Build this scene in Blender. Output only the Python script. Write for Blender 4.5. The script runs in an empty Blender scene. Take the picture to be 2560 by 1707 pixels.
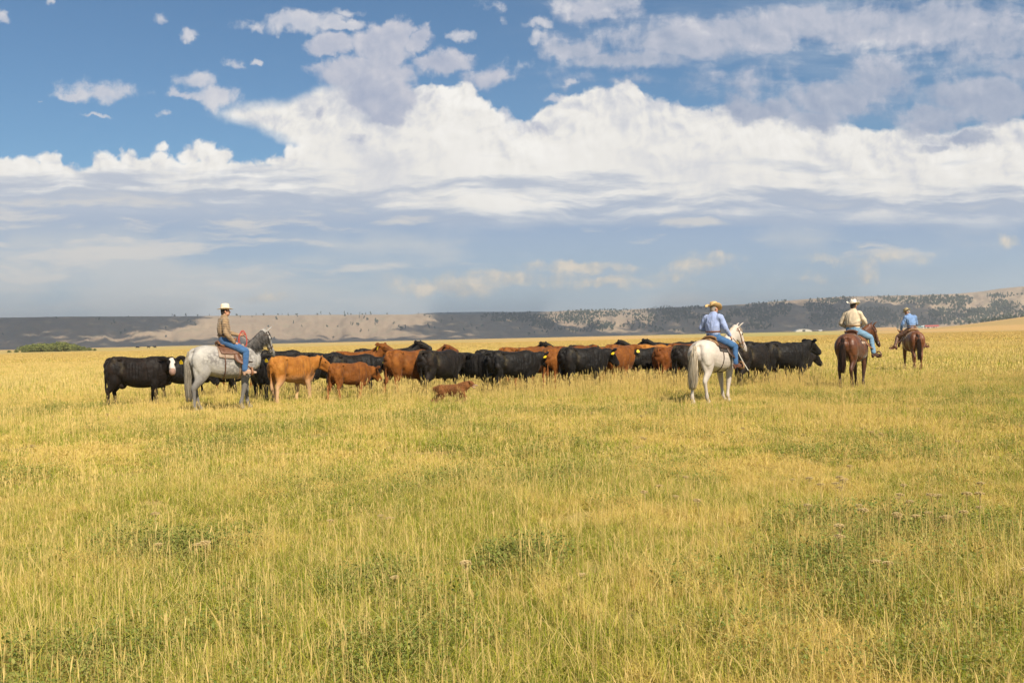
import bpy, bmesh, math, random
import numpy as np
from mathutils import Vector, Matrix, Euler, noise as mnoise

PI = math.pi
R = math.radians
random.seed(7)
rng = np.random.default_rng(11)
S = bpy.context.scene
C = S.collection

# ------------------------------------------------------------------ camera
CAM_H = 1.65
FPX = 2489.0                       # focal length in photograph pixels (35 mm)
cam_d = bpy.data.cameras.new('camera')
cam_d.lens = 35.0
cam_d.sensor_width = 36.0
cam_d.clip_start = 0.05
cam_d.clip_end = 60000
cam = bpy.data.objects.new('camera', cam_d)
C.objects.link(cam)
ROLL = -R(1.3)
PITCH = -R(0.24)
cam_m = Matrix.Rotation(R(90) + PITCH, 4, 'X') @ Matrix.Rotation(ROLL, 4, 'Z')
cam_m.translation = (0, 0, CAM_H)
cam.matrix_world = cam_m
S.camera = cam
AX_R = cam_m.to_3x3() @ Vector((1, 0, 0))
AX_U = cam_m.to_3x3() @ Vector((0, 1, 0))
AX_F = cam_m.to_3x3() @ Vector((0, 0, -1))

def pxdir(px, py):
    """direction of a photograph pixel"""
    return (AX_F + AX_R * ((px - 1280) / FPX) + AX_U * ((853.5 - py) / FPX)).normalized()

def topx(p):
    d = Vector(p) - Vector((0, 0, CAM_H))
    f = d.dot(AX_F)
    return 1280 + FPX * d.dot(AX_R) / f, 853.5 - FPX * d.dot(AX_U) / f

# ------------------------------------------------------------------ sun + exposure
SUN_EL = R(43)
SUN_AZ = R(152)                    # clockwise from +Y: behind the camera, to the right
sun_dir = Vector((math.sin(SUN_AZ) * math.cos(SUN_EL), math.cos(SUN_AZ) * math.cos(SUN_EL), math.sin(SUN_EL)))
sun_d = bpy.data.lights.new('sun', 'SUN')
sun_d.energy = 4.8
sun_d.angle = R(0.7)
sun_d.color = (1.0, 0.9, 0.74)
sun = bpy.data.objects.new('sun', sun_d)
sun.rotation_euler = sun_dir.to_track_quat('Z', 'Y').to_euler()
C.objects.link(sun)

S.view_settings.view_transform = 'Standard'
S.view_settings.look = 'None'
S.view_settings.exposure = 0.42
S.view_settings.gamma = 1.0
S.render.engine = 'CYCLES'
S.cycles.max_bounces = 6
S.cycles.diffuse_bounces = 3
S.cycles.transmission_bounces = 4
S.cycles.volume_bounces = 0
S.cycles.transparent_max_bounces = 6
S.cycles.use_denoising = True
S.cycles.sample_clamp_indirect = 4

# ------------------------------------------------------------------ node helper
def lin(r, g=None, b=None):
    if g is None: r, g, b = r
    f = lambda c: (c / 255 / 12.92) if c / 255 <= 0.04045 else ((c / 255 + 0.055) / 1.055) ** 2.4
    return (f(r), f(g), f(b), 1.0)

class NT:
    def __init__(self, tree):
        self.t = tree; self.n = tree.nodes; self.l = tree.links
    def put(self, sock, v):
        if isinstance(v, X): self.l.new(v.s, sock)
        elif v is not None: sock.default_value = v
    def node(self, typ, ins=None, out=0, **kw):
        nd = self.n.new(typ)
        for k, v in kw.items(): setattr(nd, k, v)
        for k, v in (ins or {}).items(): self.put(nd.inputs[k], v)
        return X(self, nd.outputs[out]) if out is not None else nd
    def m(self, op, a, b=None, c=None, clamp=False):
        nd = self.n.new('ShaderNodeMath'); nd.operation = op; nd.use_clamp = clamp
        self.put(nd.inputs[0], a)
        if b is not None: self.put(nd.inputs[1], b)
        if c is not None: self.put(nd.inputs[2], c)
        return X(self, nd.outputs[0])
    def step(self, a, b, x, lo=0.0, hi=1.0, smooth=True):
        return self.node('ShaderNodeMapRange', {0: x, 1: a, 2: b, 3: lo, 4: hi}, interpolation_type='SMOOTHSTEP' if smooth else 'LINEAR')
    def mix(self, a, b, f, blend='MIX'):
        nd = self.n.new('ShaderNodeMix'); nd.data_type = 'RGBA'; nd.blend_type = blend
        self.put(nd.inputs[0], f); self.put(nd.inputs[6], a); self.put(nd.inputs[7], b)
        return X(self, nd.outputs[2])
    def noise(self, v, scale=5.0, detail=4.0, rough=0.5, lac=2.0, out=0, dist=0.0, dim='3D'):
        return self.node('ShaderNodeTexNoise', {'Vector': v, 'Scale': scale, 'Detail': detail, 'Roughness': rough, 'Lacunarity': lac, 'Distortion': dist}, out, noise_dimensions=dim)
    def xyz(self, x, y, z=0.0):
        return self.node('ShaderNodeCombineXYZ', {0: x, 1: y, 2: z})
    def sep(self, v):
        nd = self.n.new('ShaderNodeSeparateXYZ'); self.put(nd.inputs[0], v)
        return [X(self, o) for o in nd.outputs]
    def dot(self, a, b):
        nd = self.n.new('ShaderNodeVectorMath'); nd.operation = 'DOT_PRODUCT'
        self.put(nd.inputs[0], a); self.put(nd.inputs[1], b)
        return X(self, nd.outputs['Value'])
    def vm(self, op, a, b=None, c=None, scale=None, out=0):
        nd = self.n.new('ShaderNodeVectorMath'); nd.operation = op
        self.put(nd.inputs[0], a)
        if b is not None: self.put(nd.inputs[1], b)
        if c is not None: self.put(nd.inputs[2], c)
        if scale is not None: self.put(nd.inputs['Scale'], scale)
        return X(self, nd.outputs[out])
    def ramp(self, x, stops, interp='LINEAR'):
        nd = self.n.new('ShaderNodeValToRGB'); cr = nd.color_ramp; cr.interpolation = interp
        while len(cr.elements) > 1: cr.elements.remove(cr.elements[-1])
        cr.elements[0].position = stops[0][0]; cr.elements[0].color = stops[0][1]
        for p, c in stops[1:]:
            e = cr.elements.new(p); e.color = c
        self.put(nd.inputs[0], x)
        return X(self, nd.outputs[0])
    def curve(self, x, pts):
        nd = self.n.new('ShaderNodeFloatCurve'); cv = nd.mapping.curves[0]
        nd.mapping.use_clip = False
        while len(cv.points) > 2: cv.points.remove(cv.points[1])
        cv.points[0].location = pts[0]; cv.points[1].location = pts[-1]
        for p in pts[1:-1]: cv.points.new(*p)
        for p in cv.points: p.handle_type = 'AUTO_CLAMPED'
        nd.mapping.update()
        self.put(nd.inputs['Value'], x)
        return X(self, nd.outputs[0])

class X:
    def __init__(self, nt, s): self.nt = nt; self.s = s
    def __add__(s, o): return s.nt.m('ADD', s, o)
    __radd__ = __add__
    def __sub__(s, o): return s.nt.m('SUBTRACT', s, o)
    def __rsub__(s, o): return s.nt.m('SUBTRACT', o, s)
    def __mul__(s, o): return s.nt.m('MULTIPLY', s, o)
    __rmul__ = __mul__
    def __truediv__(s, o): return s.nt.m('DIVIDE', s, o)
    def __rtruediv__(s, o): return s.nt.m('DIVIDE', o, s)
    def max(s, o): return s.nt.m('MAXIMUM', s, o)
    def min(s, o): return s.nt.m('MINIMUM', s, o)
    def clamp(s): return s.nt.m('ADD', s, 0.0, clamp=True)

# ------------------------------------------------------------------ world: physical sky with clouds in it
world = bpy.data.worlds.new('World')
S.world = world
world.use_nodes = True
world.node_tree.nodes.clear()
W = NT(world.node_tree)
gen = W.node('ShaderNodeTexCoord', out=0)
sky = W.node('ShaderNodeTexSky', sky_type='NISHITA', sun_disc=False, sun_elevation=SUN_EL,
             sun_rotation=SUN_AZ, air_density=1.0, dust_density=0.6, ozone_density=2.5)
fwd = W.dot(gen, tuple(AX_F)).max(0.06)
kx = W.dot(gen, tuple(AX_R)) / fwd * 2.489 + 1.28       # the sky's own map: thousandths of the frame in the looking direction
ky = 0.8535 - W.dot(gen, tuple(AX_U)) / fwd * 2.489
q = W.xyz(kx, ky)
wv = W.noise(q, 3.2, 4, 0.55, out=1, dim='2D')
warp = W.vm('MULTIPLY_ADD', wv, (0.12, 0.08, 0), W.vm('ADD', q, (-0.06, -0.04, 0)))
puff = W.noise(warp, 9.0, 7, 0.56, dim='2D') - 0.5                       # cauliflower
puff_up = W.noise(W.vm('ADD', warp, (0.012, -0.016, 0)), 9.0, 7, 0.56, dim='2D') - 0.5   # the same a little sunward
qw = W.vm('ADD', q, W.vm('MULTIPLY', W.vm('SUBTRACT', W.noise(q, 11.0, 5, 0.6, out=1, dim='2D'), (.5, .5, .5)), (.085, .060, 0)))   # ragged outlines
# round billows
vor = W.node('ShaderNodeTexVoronoi', {'Vector': warp, 'Scale': 13.0, 'Detail': 2.0, 'Roughness': 0.55}, out=0, feature='F1', voronoi_dimensions='2D', normalize=True)
vor2 = W.node('ShaderNodeTexVoronoi', {'Vector': qw, 'Scale': 24.0, 'Detail': 1.5, 'Roughness': 0.6}, out=0, feature='F1', voronoi_dimensions='2D', normalize=True)
fine = W.noise(qw, 38.0, 4, 0.6, dim='2D') - 0.5
vor_up = W.node('ShaderNodeTexVoronoi', {'Vector': W.vm('ADD', warp, (0.010, -0.014, 0)), 'Scale': 13.0, 'Detail': 2.0, 'Roughness': 0.55}, out=0, feature='F1', voronoi_dimensions='2D', normalize=True)
streak = W.noise(W.vm('MULTIPLY', warp, (1.0, 7.0, 1)), 2.6, 7, 0.58, dim='2D') - 0.5
streak2 = W.noise(W.vm('MULTIPLY', q, (1.4, 11.0, 1)), 2.1, 5, 0.5, dim='2D') - 0.5
broad = W.noise(W.vm('ADD', W.vm('MULTIPLY', q, (1.0, 1.9, 1)), (3.1, 7.7, 0)), 2.4, 5, 0.5, dim='2D') - 0.5

def prof(pts, lo=0.0, hi=1.0):
    """height of an edge along the sky as a curve: points in photograph pixels"""
    u = kx / 2.56
    return W.curve(u, [(px / 2560.0, py / 1000.0) for px, py in pts])
top_pts = [(-300, 396), (0, 396), (60, 398), (115, 394), (165, 404), (205, 417), (240, 408), (300, 404), (350, 400), (400, 394), (450, 397), (500, 388), (560, 396), (615, 402), (690, 398), (730, 386), (752, 372), (758, 300), (800, 240), (860, 222), (960, 250), (1030, 240), (1062, 218), (1100, 224), (1150, 213), (1186, 228), (1212, 258),
           (1240, 290), (1290, 306), (1330, 298), (1350, 272), (1395, 250), (1445, 246), (1500, 224), (1550, 207), (1584, 214), (1612, 240), (1670, 246),
           (1740, 262), (1860, 258), (1980, 292), (2120, 312), (2300, 325), (2440, 315), (2560, 300), (2900, 300)]
T = prof(top_pts)
def heads(lst):
    acc = None
    for cx, cy, rx, ry in lst:
        f = (1.0 - W.vm('LENGTH', W.vm('MULTIPLY', W.vm('SUBTRACT', qs, (cx / 1000, cy / 1000, 0)), (1000.0 / rx, 1000.0 / ry, 0)), out=1)) * (min(rx, ry) / 1000.0)
        acc = f if acc is None else acc.max(f)
    return acc
qs = W.vm('ADD', q, W.vm('MULTIPLY', W.vm('SUBTRACT', W.noise(q, 16.0, 4, 0.55, out=1, dim='2D'), (.5, .5, .5)), (.034, .034, 0)))
rounds = heads([(10, 426, 52, 36), (70, 424, 44, 40), (118, 416, 44, 42), (165, 426, 40, 26), (255, 412, 28, 32), (290, 424, 34, 26), (322, 404, 26, 30), (352, 420, 30, 24), (400, 374, 20, 20), (398, 402, 26, 26), (430, 418, 30, 26),
                (478, 396, 34, 34), (512, 386, 40, 40), (548, 400, 34, 34), (600, 424, 44, 28), (650, 424, 40, 26), (700, 414, 44, 26), (745, 400, 40, 34), (1030, 262, 44, 40), (1066, 240, 36, 34), (1105, 244, 44, 36), (1155, 238, 46, 36), (1195, 270, 40, 36), (1225, 300, 40, 30), (1440, 275, 60, 44), (1500, 252, 50, 40), (1555, 240, 46, 38), (1600, 262, 44, 36)])
bank = (ky - T).max(rounds) + puff * 0.030 + (0.42 - vor) * 0.012 + (0.40 - vor2) * 0.026 + fine * 0.012 - 0.004
anv_t = prof([(300, 330), (520, 288), (560, 272), (620, 256), (700, 248), (760, 232), (800, 216), (860, 210), (960, 215), (1100, 240)])
anv_b = prof([(300, 270), (520, 282), (580, 306), (660, 335), (740, 372), (800, 420), (900, 500), (1100, 600)])
anvil = (ky - anv_t).min(anv_b - ky) + puff * 0.035 + streak * 0.02 + fine * 0.010
bank_a = W.step(-0.004, 0.012, bank)
anvil_a = W.step(-0.012, 0.026, anvil) * W.step(0.50, 0.60, kx) * W.step(0.98, 0.88, kx)

# detached clouds as soft ellipses roughened by the noise: (x, y, rx, ry, strength)
def blobs(lst, nz, soft):
    acc = None
    for cx, cy, rx, ry, st in lst:
        d = W.vm('LENGTH', W.vm('MULTIPLY', W.vm('SUBTRACT', qw, (cx / 1000, cy / 1000, 0)), (1000.0 / rx, 1000.0 / ry, 0)), out=1)
        f = st - d * st
        acc = f if acc is None else acc.max(f)
    return acc
small = [(245, 234, 150, 38, 1), (200, 238, 110, 22, 1), (500, 205, 58, 34, 1), (540, 238, 80, 38, 1), (470, 240, 60, 22, 1), (585, 162, 36, 30, 1), (640, 160, 26, 12, .9), (398, 52, 36, 18, .8),
         (475, 84, 34, 24, 1), (242, 288, 62, 9, .8), (395, 282, 36, 12, .7), (8, 40, 24, 26, .9), (127, 4, 18, 18, .8), (95, 258, 14, 8, .9),
         (740, 56, 150, 34, 1.1), (840, 62, 130, 18, 1), (650, 60, 50, 26, 1), (1152, 96, 52, 16, .8), (1240, 14, 60, 22, .8), (1262, 46, 26, 24, .8), (870, 32, 60, 14, .5),
         (1420, 203, 34, 12, .9), (1345, 62, 66, 22, .9), (1335, 98, 34, 30, .9), (1256, 285, 40, 22, .9), (1300, 165, 70, 30, .5), (1390, 250, 60, 16, .8)]
greyc = [(820, 112, 80, 32, 1), (960, 120, 110, 80, 1.2), (1000, 88, 44, 60, 1.2), (930, 180, 190, 60, 1.1), (1090, 160, 120, 44, 1), (950, 240, 150, 72, 1.1), (960, 296, 70, 34, 1), (1040, 100, 60, 50, 1),
         (1230, 200, 130, 40, .6), (800, 285, 32, 36, .6), (893, 342, 30, 22, .5), (1360, 320, 110, 44, .5)]
right = [(1500, 22, 120, 48, .9), (1430, 122, 110, 40, 1), (1560, 148, 190, 40, 1), (1700, 108, 260, 56, 1), (1880, 78, 280, 60, 1), (2060, 70, 300, 66, 1), (2330, 60, 340, 92, 1.1), (2480, 110, 200, 90, 1.1),
         (1880, 205, 330, 60, .45), (1600, 200, 300, 26, .35),
         (2190, 200, 120, 80, 1), (2090, 250, 170, 74, 1.1), (1880, 272, 190, 46, 1), (2030, 300, 90, 44, 1), (2140, 235, 120, 70, 1), (2460, 240, 190, 92, 1.2), (2330, 300, 110, 60, 1), (2560, 180, 160, 60, 1),
         (2400, 345, 130, 24, .9), (2350, 366, 60, 22, .8)]
b_small = blobs(small, puff, 0.1)
b_grey = blobs(greyc, puff, 0.1)
b_right = blobs(right, puff, 0.1)
small_f = b_small - 0.22 + fine * 0.5 + puff * 1.5 + (0.4 - vor) * 0.15
grey_f = b_grey - 0.14 + fine * 0.35 + puff * 1.25 + (0.4 - vor) * 0.3
right_f = b_right - 0.07 + fine * 0.35 + puff * 1.15 + streak * 0.7 + broad * .5
small_a = W.step(-0.05, 0.60, small_f) * 0.92
grey_a = W.step(-0.02, 0.42, grey_f)
right_a = W.step(-0.08, 0.55, right_f) * 0.95
# faint veil across the right of the sky and thin wisps
veil_a = W.step(1.15, 2.1, kx) * W.step(0.42, 0.10, ky) * W.step(-0.22, 0.35, streak + broad * 0.7) * 0.55

# light on the billows: denser towards the sun than here = shaded
rel = (puff - puff_up) * 4.0 + (vor_up - vor) * 2.0             # >0 on the lit side
depth = W.step(0.20, 0.0, bank)
tone_w = (0.60 + rel * (depth * 0.36 + 0.13) + broad * 0.95 + puff * 0.32 + (0.4 - vor2) * 0.22 * (depth + 0.3)).clamp()
white = W.ramp(tone_w, [(0.0, lin(194, 199, 211)), (0.35, lin(221, 221, 224)), (0.60, lin(240, 237, 232)), (1.0, lin(251, 248, 243))])
# grey bands through the lower part of the bank
low = W.step(0.33, 0.53, ky)
left_low = W.step(1.15, 0.5, kx) * W.step(0.40, 0.475, ky)
band = (low * 0.74 + left_low * 0.26 + streak * 1.7 + streak2 * 1.0 + broad * 0.5 - 0.20).clamp()
bandc = W.ramp(W.step(0.36, 0.58, ky), [(0.0, lin(200, 205, 216)), (0.5, lin(184, 193, 209)), (1.0, lin(166, 182, 206))])
bank_c = W.mix(white, bandc, W.step(0.18, 0.75, band))
# the rain-dark base and the paler air under it
base = W.ramp(W.step(0.50, 0.86, ky, smooth=False), [(0.0, lin(190, 199, 213)), (0.14, lin(168, 184, 207)), (0.20, lin(154, 177, 206)), (0.42, lin(166, 188, 209)), (0.62, lin(181, 198, 210)), (0.82, lin(184, 197, 206)), (1.0, lin(184, 196, 204))])
pale = lin(211, 212, 211)
lefty = W.step(1.35, 0.2, kx)
sheet = W.step(-0.04, 0.36, broad * 1.3 + streak2 * 0.35 + lefty * 0.26 + 0.02)
base = W.mix(base, pale, sheet * 0.72 * W.step(0.53, 0.62, ky))
st_w = W.step(0.10, 0.30, streak * 1.0 + streak2 * 0.5 + lefty * 0.16 - W.step(0.60, 0.68, ky) * 0.06)
base = W.mix(base, lin(222, 218, 213), st_w * 0.75 * W.step(0.80, 0.66, ky))
lowc = blobs([(1120, 720, 190, 44, 1), (1060, 722, 90, 34, 1), (1440, 668, 190, 26, 1), (1500, 706, 90, 16, .9), (1300, 700, 240, 34, .8), (640, 744, 110, 18, .9), (1750, 660, 130, 36, .7), (2100, 655, 170, 44, .5), (2250, 640, 150, 30, .6), (2530, 600, 40, 26, .8), (1650, 700, 200, 26, .4)], puff, 0.1)
low_a = W.step(0.0, 0.75, lowc + puff * 1.5 + streak * 0.9 + fine * .4 - 0.10)
lowtone = W.ramp((0.5 + rel * 0.6 + puff * 0.6).clamp(), [(0.0, lin(186, 193, 198)), (0.5, lin(212, 208, 200)), (1.0, lin(240, 226, 206))])
base = W.mix(base, lowtone, low_a * 0.9)
edge = W.step(0.497, 0.578, ky + streak * 0.05 + streak2 * 0.04 + W.step(1.3, 0.2, kx) * 0.045)
bank_c = W.mix(bank_c, base, edge)

greyt = W.ramp((0.60 - W.step(0.15, 0.9, grey_f) * 0.18 + rel * 0.30 + puff * 0.35 - W.step(0.06, 0.32, ky) * 0.16).clamp(), [(0.0, lin(160, 171, 196)), (0.45, lin(186, 191, 207)), (0.75, lin(206, 206, 215)), (1.0, lin(228, 226, 230))])
right_t = W.ramp((0.52 + rel * 0.26 + broad * .4 + puff * 0.3 + (0.15 - W.step(0.10, 0.30, ky) * 0.25) - W.step(0.1, 0.9, right_f) * 0.10).clamp(), [(0.0, lin(146, 160, 188)), (0.45, lin(172, 181, 200)), (0.75, lin(195, 198, 211)), (1.0, lin(228, 226, 228))])
small_t = W.ramp((0.76 - W.step(0.10, 0.80, small_f) * 0.30 + rel * 0.26 + puff * 0.3).clamp(), [(0.0, lin(178, 188, 208)), (0.5, lin(204, 206, 216)), (1.0, lin(232, 228, 228))])

SKY_K = 0.10
blue = W.mix(sky, (0.60, 0.81, 0.92, 1), 1.0, 'MULTIPLY')
blue = W.vm('SCALE', blue, scale=SKY_K)
blue = W.mix(blue, lin(176, 190, 208), veil_a)
col = W.mix(blue, small_t, small_a)
col = W.mix(col, white, anvil_a)
col = W.mix(col, bank_c, bank_a)
col = W.mix(col, right_t, right_a * W.step(0.44, 0.36, ky))
col = W.mix(col, greyt, grey_a)
bg = W.node('ShaderNodeBackground', {'Color': col, 'Strength': 0.75})
W.node('ShaderNodeOutputWorld', {'Surface': bg}, out=None)
world.cycles.sampling_method = 'MANUAL'
world.cycles.sample_map_resolution = 512

# ------------------------------------------------------------------ object helpers
def setp(o, label=None, cat=None, group=None, kind=None):
    if label: o['label'] = label
    if cat: o['category'] = cat
    if group: o['group'] = group
    if kind: o['kind'] = kind
    return o

def new_mat(name):
    m = bpy.data.materials.new(name); m.use_nodes = True
    m.node_tree.nodes.clear()
    return m, NT(m.node_tree)

def finish(n, shader, vol=None):
    ins = {}
    if shader is not None: ins['Surface'] = shader
    if vol is not None: ins['Volume'] = vol
    n.node('ShaderNodeOutputMaterial', ins, out=None)

def principled(n, **kw):
    ins = {}
    for k, v in kw.items(): ins[k.replace('_', ' ')] = v
    return n.node('ShaderNodeBsdfPrincipled', ins)

def mesh_np(name, verts, faces_flat, sizes, mats=(), smooth=False, attrs=None, mat_idx=None):
    """mesh from numpy arrays"""
    me = bpy.data.meshes.new(name)
    nv = len(verts); nf = len(sizes)
    me.vertices.add(nv); me.vertices.foreach_set('co', np.asarray(verts, np.float32).ravel())
    me.loops.add(len(faces_flat)); me.loops.foreach_set('vertex_index', np.asarray(faces_flat, np.int32))
    me.polygons.add(nf)
    st = np.concatenate(([0], np.cumsum(sizes)[:-1])).astype(np.int32)
    me.polygons.foreach_set('loop_start', st)
    try: me.polygons.foreach_set('loop_total', np.asarray(sizes, np.int32))
    except Exception: pass
    if smooth: me.polygons.foreach_set('use_smooth', np.ones(nf, bool))
    if mat_idx is not None: me.polygons.foreach_set('material_index', np.asarray(mat_idx, np.int32))
    for k, a in (attrs or {}).items():
        at = me.attributes.new(k, 'FLOAT', 'POINT'); at.data.foreach_set('value', np.asarray(a, np.float32))
    me.update(calc_edges=True); me.validate()
    for m in mats: me.materials.append(m)
    return me

def link(name, me, parent=None):
    o = bpy.data.objects.new(name, me); C.objects.link(o)
    if parent is not None: o.parent = parent
    return o

def sst(a, b, x):
    t = np.clip((np.asarray(x, float) - a) / (b - a), 0, 1); return t * t * (3 - 2 * t)

# smooth value noise, vectorised
_perm = rng.random((256, 256))
def vnoise(x, y):
    x = np.asarray(x, float); y = np.asarray(y, float)
    xi = np.floor(x).astype(int); yi = np.floor(y).astype(int); fx = x - xi; fy = y - yi
    fx = fx * fx * (3 - 2 * fx); fy = fy * fy * (3 - 2 * fy)
    g = lambda a, b: _perm[a & 255, b & 255]
    return (g(xi, yi) * (1 - fx) + g(xi + 1, yi) * fx) * (1 - fy) + (g(xi, yi + 1) * (1 - fx) + g(xi + 1, yi + 1) * fx) * fy
def fbm(x, y, o=4, r=0.5):
    s = 0; a = 1; t = 0
    for k in range(o):
        s = s + a * vnoise(x * 2 ** k + 17.3 * k, y * 2 ** k + 5.1 * k); t += a; a *= r
    return s / t

# ------------------------------------------------------------------ terrain
def horizon_px(px): return 843.0 - 0.0227 * (px - 1280)
SKYL = [(-900, 815), (-400, 808), (0, 802.5), (163, 798), (330, 795.5), (490, 793.5), (640, 790), (800, 788), (1000, 786.5), (1170, 785.5), (1290, 784), (1350, 781),
        (1440, 778), (1560, 775), (1680, 769), (1800, 766), (1880, 761), (1940, 756), (2000, 752), (2100, 746), (2240, 744), (2400, 744), (2460, 741), (2500, 738), (2560, 736), (2900, 735), (3400, 740)]
_skx = np.array([p[0] for p in SKYL], float)
_skh = np.array([(horizon_px(p[0]) - p[1]) for p in SKYL], float)
def az_to_px(az): return 1280 + FPX * np.tan(np.clip(az, -1.3, 1.3))
def ground_z(x, y):
    """height of the land at x, y (numpy)"""
    x = np.asarray(x, float); y = np.asarray(y, float)
    r = np.hypot(x, y); az = np.arctan2(x, y)
    z = (fbm(x * 0.055 + 9, y * 0.055 + 3, 3) - 0.5) * 0.13 * sst(2, 9, r) * sst(400, 60, r)
    z = z + (fbm(x * 0.5 + 1, y * 0.5, 2) - 0.5) * 0.07 * sst(80, 40, r)
    pxv = az_to_px(az)
    front = (np.abs(az) < 1.25)
    # golden rise on the right
    z = z + 17.0 * sst(2230, 2800, pxv) * sst(420, 1150, r) * front
    # the long escarpment
    hpx = np.interp(np.clip(pxv, -900, 3400), _skx, _skh)
    n1 = fbm(pxv * 0.011 + 40, r * 0.0012, 4); n2 = fbm(pxv * 0.004 + 2, 3.3 + r * 0.0003, 3)
    wood = sst(1150, 1500, pxv)
    foot = 2350 + 350 * (n2 - 0.5) - 250 * sst(1900, 2600, pxv)
    rim = foot + 780 + 420 * (n1 - 0.5) + 250 * wood
    t = np.clip((r - foot) / np.maximum(rim - foot, 200), 0, 1.0)
    prof_ = (0.60 * t * t * (3 - 2 * t) + 0.40 * t ** 1.7)
    gul = (fbm(pxv * 0.024 + 11, r * 0.0034 + 5, 5, 0.6) - 0.5) * (30 + 26 * wood) * np.sin(np.clip(t, 0, 1) * PI) ** 0.8
    H = hpx / FPX * rim + CAM_H
    z = z + front * (H * prof_ + gul * (t > 0) - 14 * sst(rim + 100, rim + 1500, r))
    # a far ridge just over the rim in the middle
    far = (7 + 5 * np.sin((pxv - 980) / 400 * PI).clip(0, 1) + 2.0 * (fbm(pxv * 0.012, 7.7, 3) - .5)) * sst(900, 1060, pxv) * sst(1800, 1400, pxv) / FPX * 4700
    z = z + front * np.where(r > rim, 1, 0) * (far + (hpx / FPX) * (4700 - rim) * sst(900, 1060, pxv) * sst(1900, 1500, pxv)) * sst(4000, 4650, r)
    # and the dark shoulder at the far right
    z = z + front * (4 + 3 * (fbm(pxv * 0.01, 1.2, 2))) * sst(2440, 2640, pxv) * sst(2900, 3500, r)
    return z

def gz(x, y): return float(ground_z(np.array([x]), np.array([y]))[0])

def at(px, d):
    """ground point in the column of photograph pixel px at distance d"""
    az = math.atan2(pxdir(px, 860).x, pxdir(px, 860).y)
    x, y = d * math.sin(az), d * math.cos(az)
    return Vector((x, y, gz(x, y)))

# radial sheet: fine near the camera and across the hills
rad = np.concatenate([np.linspace(0.01, 2, 4), np.geomspace(2.6, 60, 110), np.geomspace(62, 2000, 60), np.linspace(2030, 4000, 110), np.linspace(4060, 5000, 30), np.geomspace(5200, 6600, 4)])
azs = np.concatenate([np.linspace(-PI, -0.72, 60)[:-1], np.linspace(-0.72, 0.72, 700), np.linspace(0.72, PI, 60)[1:]])
RR, AA = np.meshgrid(rad, azs, indexing='ij')
xs, ys = RR * np.sin(AA), RR * np.cos(AA)
zs = ground_z(xs, ys)
V_ = np.stack([xs, ys, zs], -1).reshape(-1, 3)
nr, na = RR.shape
i, j = np.meshgrid(np.arange(nr - 1), np.arange(na - 1), indexing='ij')
F_ = np.stack([i * na + j, i * na + j + 1, (i + 1) * na + j + 1, (i + 1) * na + j], -1).reshape(-1, 4)

# ---- land material: dry grass near, tan slopes far
m_land, n = new_mat('land')
geo = n.node('ShaderNodeNewGeometry', out=0)
P3 = n.sep(geo)
rr = n.vm('LENGTH', n.xyz(P3[0], P3[1], 0.0), out=1)
flat = n.xyz(P3[0], P3[1], 0.0)
c1 = n.noise(flat, 0.35, 5, 0.6, dim='2D'); c2 = n.noise(flat, 7.0, 5, 0.65, dim='2D'); c3 = n.noise(flat, 0.035, 5, 0.6, dim='2D'); c4 = n.noise(n.vm('MULTIPLY', flat, (1, .35, 1)), 0.006, 6, 0.6, dim='2D')
straw = (0.46, 0.33, 0.115, 1); olive = (0.20, 0.19, 0.05, 1); soil = (0.10, 0.080, 0.035, 1)
nearc = n.mix(olive, straw, n.step(0.35, 0.65, c1 * 0.5 + c3 * 0.5))
nearc = n.mix(nearc, soil, n.step(0.5, 0.75, c2) * n.step(60, 20, rr))
plain = n.mix((0.56, 0.355, 0.135, 1), (0.46, 0.315, 0.115, 1), n.step(0.40, 0.62, c4))
plain = n.mix(plain, (0.40, 0.37, 0.10, 1), n.step(0.5, 0.62, n.noise(n.vm('MULTIPLY', flat, (0.35, 1, 1)), 0.0045, 5, 0.5, dim='2D')) * 0.55 * n.step(120, 400, rr))
pazi = n.m('ARCTAN2', P3[0], P3[1])
greenf = n.step(330, 480, rr + (c4 - 0.5) * 220) * n.step(1500, 1200, rr) * n.step(-0.03, 0.10, pazi) * n.step(0.37, 0.30, pazi) * n.step(0.35, 0.5, c4)
plain = n.mix(plain, (0.34, 0.35, 0.10, 1), greenf * 0.7)
landc = n.mix(nearc, plain, n.step(30, 90, rr))
h1 = n.noise(flat, 0.0030, 7, 0.62, dim='2D'); h2 = n.noise(flat, 0.02, 5, 0.65, dim='2D')
hillc = n.mix((0.33, 0.24, 0.16, 1), (0.42, 0.315, 0.21, 1), n.step(0.36, 0.64, h1 * 0.6 + h2 * 0.4))
hillc = n.mix(hillc, (0.25, 0.22, 0.14, 1), n.step(0.52, 0.66, h2) * 0.5)
landc = n.mix(landc, hillc, n.step(2050, 2400, rr + P3[2] * 10 + (c4 - 0.5) * 300))
bs = principled(n, Base_Color=landc, Roughness=0.95, Specular_IOR_Level=0.1)
bmpn = n.node('ShaderNodeBump', {'Height': c2 * n.step(80, 20, rr), 'Strength': 0.6, 'Distance': 0.05})
n.put(bs.s.node.inputs['Normal'], bmpn)
finish(n, bs)
me = mesh_np('ground', V_, F_.ravel(), np.full(len(F_), 4), [m_land], smooth=True)
setp(link('ground', me), kind='structure')

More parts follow.
